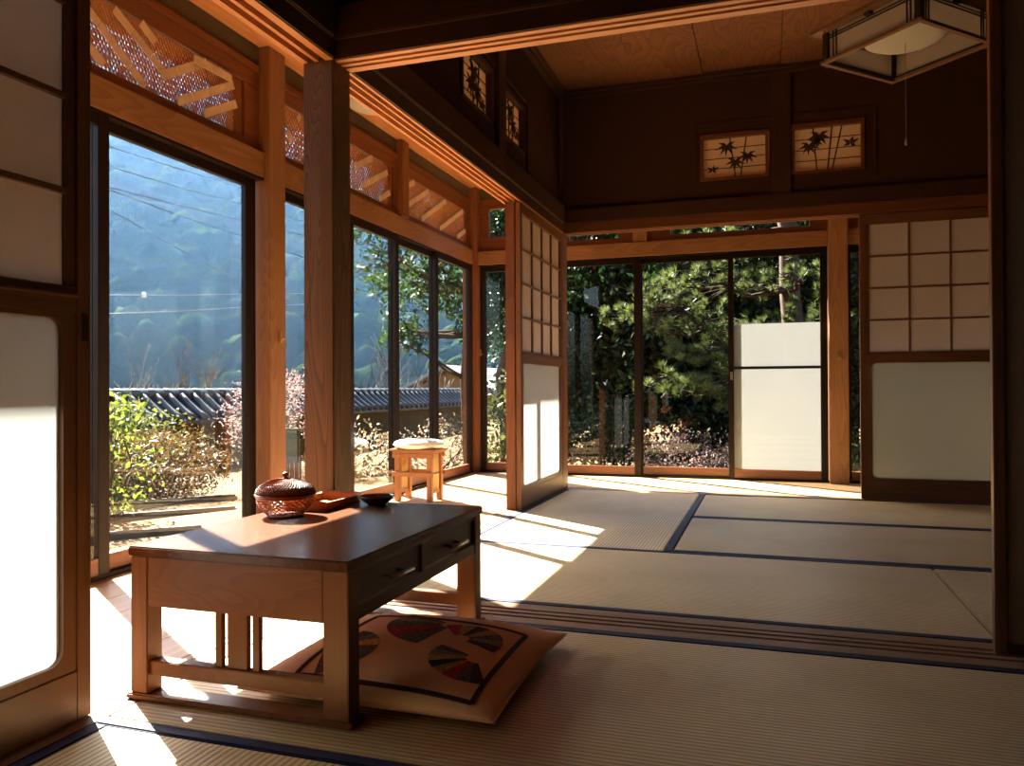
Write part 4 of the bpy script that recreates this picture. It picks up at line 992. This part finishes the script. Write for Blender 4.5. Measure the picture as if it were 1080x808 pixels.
# ------------------------------------------------------------------ trees and shrubs on the left
def bush(name, label, c, rad, k, per, sp, leaf, ln, wd, cat='shrub', group=None, sh=0.6):
    base = (c[0], c[1], GZ)
    r = thing(name, label, cat, base, group); b = MB(); cl, P = blobs(c, rad, k, per, sp, sh)
    P = P[P[:, 2] > GZ+0.02]
    for q in cl[:14]: branch(b, (c[0]+random.uniform(-.1, .1), c[1]+random.uniform(-.1, .1), GZ-0.02), q, 0.014, 0.004, 0.08, 4)
    b.build('stems', 'bark', r); V, Fq = leaf_cloud(P, ln, wd); tri_mesh('foliage', V, Fq, leaf, r); return r
tree('evergreen_tree', 'tall leafy evergreen tree against the hazy hill, behind the stool', 'tree', (-4.75, 12.3, GZ), (-4.6, 12.2, 4.6),
     [((-4.7, 12.2, 3.2), (1.35, 1.3, 1.5), 75, 60, 0.19, 0.4), ((-5.6, 11.7, 2.6), (0.75, 0.7, 0.9), 16, 45, 0.16, 0.4), ((-6.1, 11.5, 3.6), (0.6, 0.6, 0.5), 10, 45, 0.16, 0.3), ((-5.5, 11.6, 1.55), (0.5, 0.5, 0.25), 8, 40, 0.12, 0.3)], 0.13, 'lightleaf', 0.13, 0.05)
tree('camellia_tree', 'dark bushy tree at the corner of the glass walls', 'tree', (-3.85, 11.5, GZ), (-3.8, 11.5, 4.6),
     [((-3.75, 11.5, 2.7), (0.62, 0.8, 1.9), 110, 60, 0.17, 0.3)], 0.10, 'evergreen', 0.11, 0.05)
bush('azalea_bush', 'low clipped azalea mound, brownish, near the left glass pane', (-6.2, 6.9, -0.14), (0.62, 0.72, 0.38), 130, 36, 0.09, 'azalea', 0.045, 0.022)
bush('leafy_bush', 'yellow-green bush rising behind the brownish azalea mound', (-7.35, 7.75, 0.02), (0.45, 0.62, 0.56), 90, 36, 0.12, 'olive', 0.07, 0.035)
bush('leafy_sapling', 'bright yellow-green sapling beside the left door frame', (-5.62, 5.62, 0.02), (0.28, 0.30, 0.6), 30, 14, 0.10, 'yellowleaf', 0.08, 0.04)
bush('nandina_shrub', 'pink-tinged shrub between the left panes, taller than the azalea mound', (-6.9, 10.0, 0.28), (0.75, 0.85, 0.66), 120, 32, 0.13, 'pinkleaf', 0.055, 0.022)
bush('hydrangea_shrub', 'pale dried hydrangea shrub in front of the garden wall', (-5.35, 9.55, -0.22), (0.75, 0.55, 0.36), 60, 24, 0.10, 'dryleaf', 0.07, 0.045)
bush('box_shrub', 'small rounded shrub behind the stool, left of the corner post', (-4.4, 10.3, -0.15), (0.7, 0.5, 0.40), 70, 26, 0.10, 'dryleaf', 0.05, 0.03)
bush('laurel_bush', 'bright leafed bush seen in the narrow corner pane', (-2.95, 9.3, 0.15), (0.5, 0.5, 0.75), 55, 22, 0.12, 'olive', 0.09, 0.045)
# bamboo sleeve fence with a mossy cap
fc = on(307, 505, 'z', GZ); fc = Vector((fc.x, fc.y, GZ))
r = thing('sleeve_fence', 'short mossy-topped bamboo fence end standing in the garden', 'fence', fc)
for k in range(9):
    x = fc.x-0.14+0.035*k; MB().tube([(x, fc.y-0.01*(k % 2), GZ-0.03), (x, fc.y-0.01*(k % 2), -0.15)], 0.016, 8).build('bamboo_slat', 'palebark', r)
mb = MB(); mb.box(fc.x-0.20, fc.x+0.20, fc.y-0.09, fc.y+0.09, -0.18, 0.08, 0, 0.04); mb.box(fc.x-0.18, fc.x+0.17, fc.y-0.07, fc.y+0.07, 0.06, 0.17, 0, 0.04)
mb.build('mossy_cap', 'moss', r)
# stone edging strips in the gravel
for k, (ua, va, ub, vb) in enumerate([(105, 547, 250, 541), (105, 565, 215, 562), (105, 533, 250, 528)]):
    A, B = on(ua, va, 'z', GZ), on(ub, vb, 'z', GZ)
    o = MB().bar((A.x-1.0, A.y-1.4, GZ+0.03), (B.x, B.y, GZ+0.03), 0.09, 0.08, (0, 0, 1), 0, 0.02).build('stone_edging', 'stonegrey')
    tag(o, ['dark stone edging strip across the sunny gravel, middle one', 'dark stone edging strip nearest the house', 'dark stone edging strip at the foot of the azalea mound'][k], 'edging')
# bare trees beyond the wall
def bare(label, base, hgt, seed, mat='palebark', spread=0.36, depth=4):
    random.seed(seed); r = thing('bare_tree', label, 'tree', base); b = MB()
    def rec(p, d, l, rad, n):
        q = p+d*l; branch(b, p, q, rad, rad*0.62, 0.05, 3)
        if n == 0: return
        for _ in range(3 if n > 1 else 2):
            e = (d+Vector((random.uniform(-1, 1), random.uniform(-1, 1), random.uniform(-0.3, 0.9)))*spread*1.35).normalized(); rec(p.lerp(q, random.uniform(0.6, 1.0)), e, l*random.uniform(0.6, 0.8), rad*0.55, n-1)
    rec(Vector(base), Vector((0.05, 0, 1)), hgt*0.36, hgt*0.02, depth); b.build('branches', mat, r); return r
for k, (u, v, xx, hh, lab) in enumerate([(150, 345, -15, 6.0, 'bare pale tree beyond the wall, below the insulator'), (197, 350, -16, 5.6, 'bare pale tree beyond the wall, right of the one below the insulator'),
      (395, 345, -11.5, 6.6, 'bare twiggy tree over the wall, left of the evergreen'), (432, 360, -10.5, 6.2, 'bare twiggy tree over the wall beside the grey roof'), (300, 385, -11, 5.6, 'bare tree rising over the pink-tinged shrub')]):
    t = on(u, v, 'x', xx); bare(lab, (t.x, t.y, t.z-hh), hh*1.05, 20+k)
random.seed(99)

# ------------------------------------------------------------------ back garden
for k, (x, y, s, lab) in enumerate([(-4.1, 15.6, 1.0, 'dark evergreen tree of the back garden, leftmost of the dark row'), (-2.9, 14.4, 1.1, 'dark evergreen tree of the back garden behind the narrow corner pane'), (-1.25, 13.6, 1.0, 'dark evergreen tree behind the first wide back pane'),
      (0.5, 14.4, 1.1, 'dark evergreen tree behind the pine'), (2.4, 14.0, 1.1, 'dark evergreen tree behind the right-hand post'), (4.6, 14.6, 1.2, 'dark evergreen tree at the right end of the row')]):
    tree('dark_evergreen', lab, 'tree', (x, y, GZ), (x+0.1, y, 5.2), [((x, y-0.2, 2.0*s), (1.35*s, 1.1, 2.7*s), 230, 75, 0.27, 0.35)], 0.15, 'evergreen', 0.14, 0.07, group='dark evergreens closing the back garden')
for k, x in enumerate((-3.4, -1.0, 1.6, 4.2)):
    tree('cedar_tree', 'tall dark cedar closing the view ' + ('behind the narrow corner pane', 'behind the first wide back pane', 'behind the pine tree', 'behind the right-hand post')[k], 'tree', (x, 17.6, GZ), (x, 17.6, 6.5), [((x, 17.6, 2.6), (1.7, 1.0, 3.4), 240, 70, 0.33, 0.3)], 0.2, 'evergreen', 0.19, 0.10, group='cedars behind the evergreens')
# pine with needle pads
def needles(cs, n_t, n_n, ln, spread):
    """tufts of needles round each pad centre"""
    out = []
    for c, rad in cs:
        d = rng.normal(size=(n_t, 3)); P = np.array(c)+d*np.array(rad)*0.5
        for p in P:
            ax = np.array([rng.normal()*0.5, rng.normal()*0.5, 0.8]); ax /= np.linalg.norm(ax)
            q = ax+rng.normal(size=(n_n, 3))*spread; q /= np.linalg.norm(q, axis=1)[:, None]
            s = np.cross(q, rng.normal(size=(n_n, 3))); s /= np.linalg.norm(s, axis=1)[:, None]
            L_ = ln*rng.uniform(0.7, 1.1, (n_n, 1)); w = 0.0042
            out.append(np.stack([p-s*w, p+s*w, p+q*L_], 1).reshape(-1, 3))
    V = np.concatenate(out); return V, np.arange(len(V)).reshape(-1, 3)
PB = Vector((0.42, 10.9, GZ))
r = thing('pine_tree', 'garden pine with bright needle pads and a leaning trunk behind the back glass', 'tree', PB)
b = MB(); tp = branch(b, PB, (0.05, 10.8, 4.6), 0.17, 0.09, 0.02, 8)
pads = []
for u, v, y, rx, rz in [(663, 332, 9.3, 0.26, 0.16), (700, 300, 9.6, 0.36, 0.2), (742, 290, 9.8, 0.36, 0.2), (705, 345, 9.4, 0.34, 0.17), (735, 335, 9.6, 0.36, 0.18), (757, 352, 9.7, 0.30, 0.18), (728, 372, 9.3, 0.30, 0.15), (712, 405, 8.9, 0.36, 0.15), (745, 408, 9.0, 0.36, 0.14), (765, 385, 9.3, 0.28, 0.14),
                        (690, 318, 9.4, 0.3, 0.16), (790, 300, 10.0, 0.4, 0.2), (850, 290, 10.2, 0.4, 0.2), (800, 350, 9.8, 0.4, 0.2), (770, 262, 10, 0.5, 0.2), (720, 262, 9.9, 0.5, 0.2), (860, 340, 10.0, 0.4, 0.2), (780, 430, 9.4, 0.4, 0.15)]:
    c = on(u, v, 'y', y); pads.append((tuple(c), (rx, rx, rz)))
    s = min(tp, key=lambda t: abs(t.z-(c.z+0.1))); bp_ = branch(b, s, (c.x, c.y, c.z-0.06), 0.035, 0.010, 0.07, 6)
    for k in range(9): branch(b, bp_[random.choice((3, 4, 5))], (c.x+random.uniform(-rx, rx), c.y+random.uniform(-rx, rx)*0.7, c.z+random.uniform(-0.05, 0.08)), 0.010, 0.004, 0.1, 3)
b.build('trunk', 'pinebark', r)
V, Fq = needles(pads, 22, 64, 0.12, 0.5); tri_mesh('needles', V, Fq, 'needle', r)
bush('dry_azalea', 'pale pinkish azalea mound at the foot of the back glass doors', (-0.78, 8.75, -0.14), (0.62, 0.45, 0.34), 90, 40, 0.07, 'pinkleaf', 0.035, 0.018)
bush('green_shrub', 'green leafy shrub right of the pale azalea mound', (-0.02, 8.75, -0.02), (0.30, 0.34, 0.44), 60, 24, 0.09, 'lightleaf', 0.08, 0.04)
bush('shade_shrub', 'shadowed shrub at the left of the back garden', (-2.1, 10.2, 0.0), (0.6, 0.5, 0.55), 60, 30, 0.11, 'evergreen', 0.08, 0.04)
bush('fern_shrub', 'shaded low shrub behind the whitened pane', (0.5, 9.2, -0.1), (0.5, 0.4, 0.42), 60, 26, 0.10, 'lightleaf', 0.07, 0.035)

# ------------------------------------------------------------------ light
w = bpy.data.worlds.new('sky'); C.world = w; w.use_nodes = True; nt = w.node_tree; nt.nodes.clear()
o_ = nt.nodes.new('ShaderNodeOutputWorld'); bg = nt.nodes.new('ShaderNodeBackground'); sk = nt.nodes.new('ShaderNodeTexSky')
sk.sky_type = 'NISHITA'; sk.sun_disc = False; sk.sun_elevation = math.radians(41); sk.sun_rotation = math.atan2(-SUN.x, -SUN.y)
sk.altitude = 200; sk.dust_density = 4.0
nt.links.new(sk.outputs[0], bg.inputs[0]); bg.inputs[1].default_value = 0.15; nt.links.new(bg.outputs[0], o_.inputs[0])
sl = bpy.data.lights.new('sun', 'SUN'); sl.energy = 20.0; sl.angle = math.radians(0.6); sl.color = (1.0, 0.94, 0.86)
so = bpy.data.objects.new('sun', sl); COL.objects.link(so); so.rotation_euler = SUN.to_track_quat('-Z', 'Y').to_euler()

# ------------------------------------------------------------------ render look
vs_ = C.view_settings; C.display_settings.display_device = 'sRGB'
vs_.view_transform = 'Standard'; vs_.look = 'None'; vs_.gamma = 1.0; vs_.exposure = 2.1; vs_.use_curve_mapping = False
cy = C.cycles
cy.max_bounces = 12; cy.diffuse_bounces = 7; cy.glossy_bounces = 4; cy.transmission_bounces = 8; cy.transparent_max_bounces = 24; cy.volume_bounces = 0
cy.caustics_reflective = False; cy.caustics_refractive = False; cy.sample_clamp_indirect = 8.0; cy.use_denoising = True
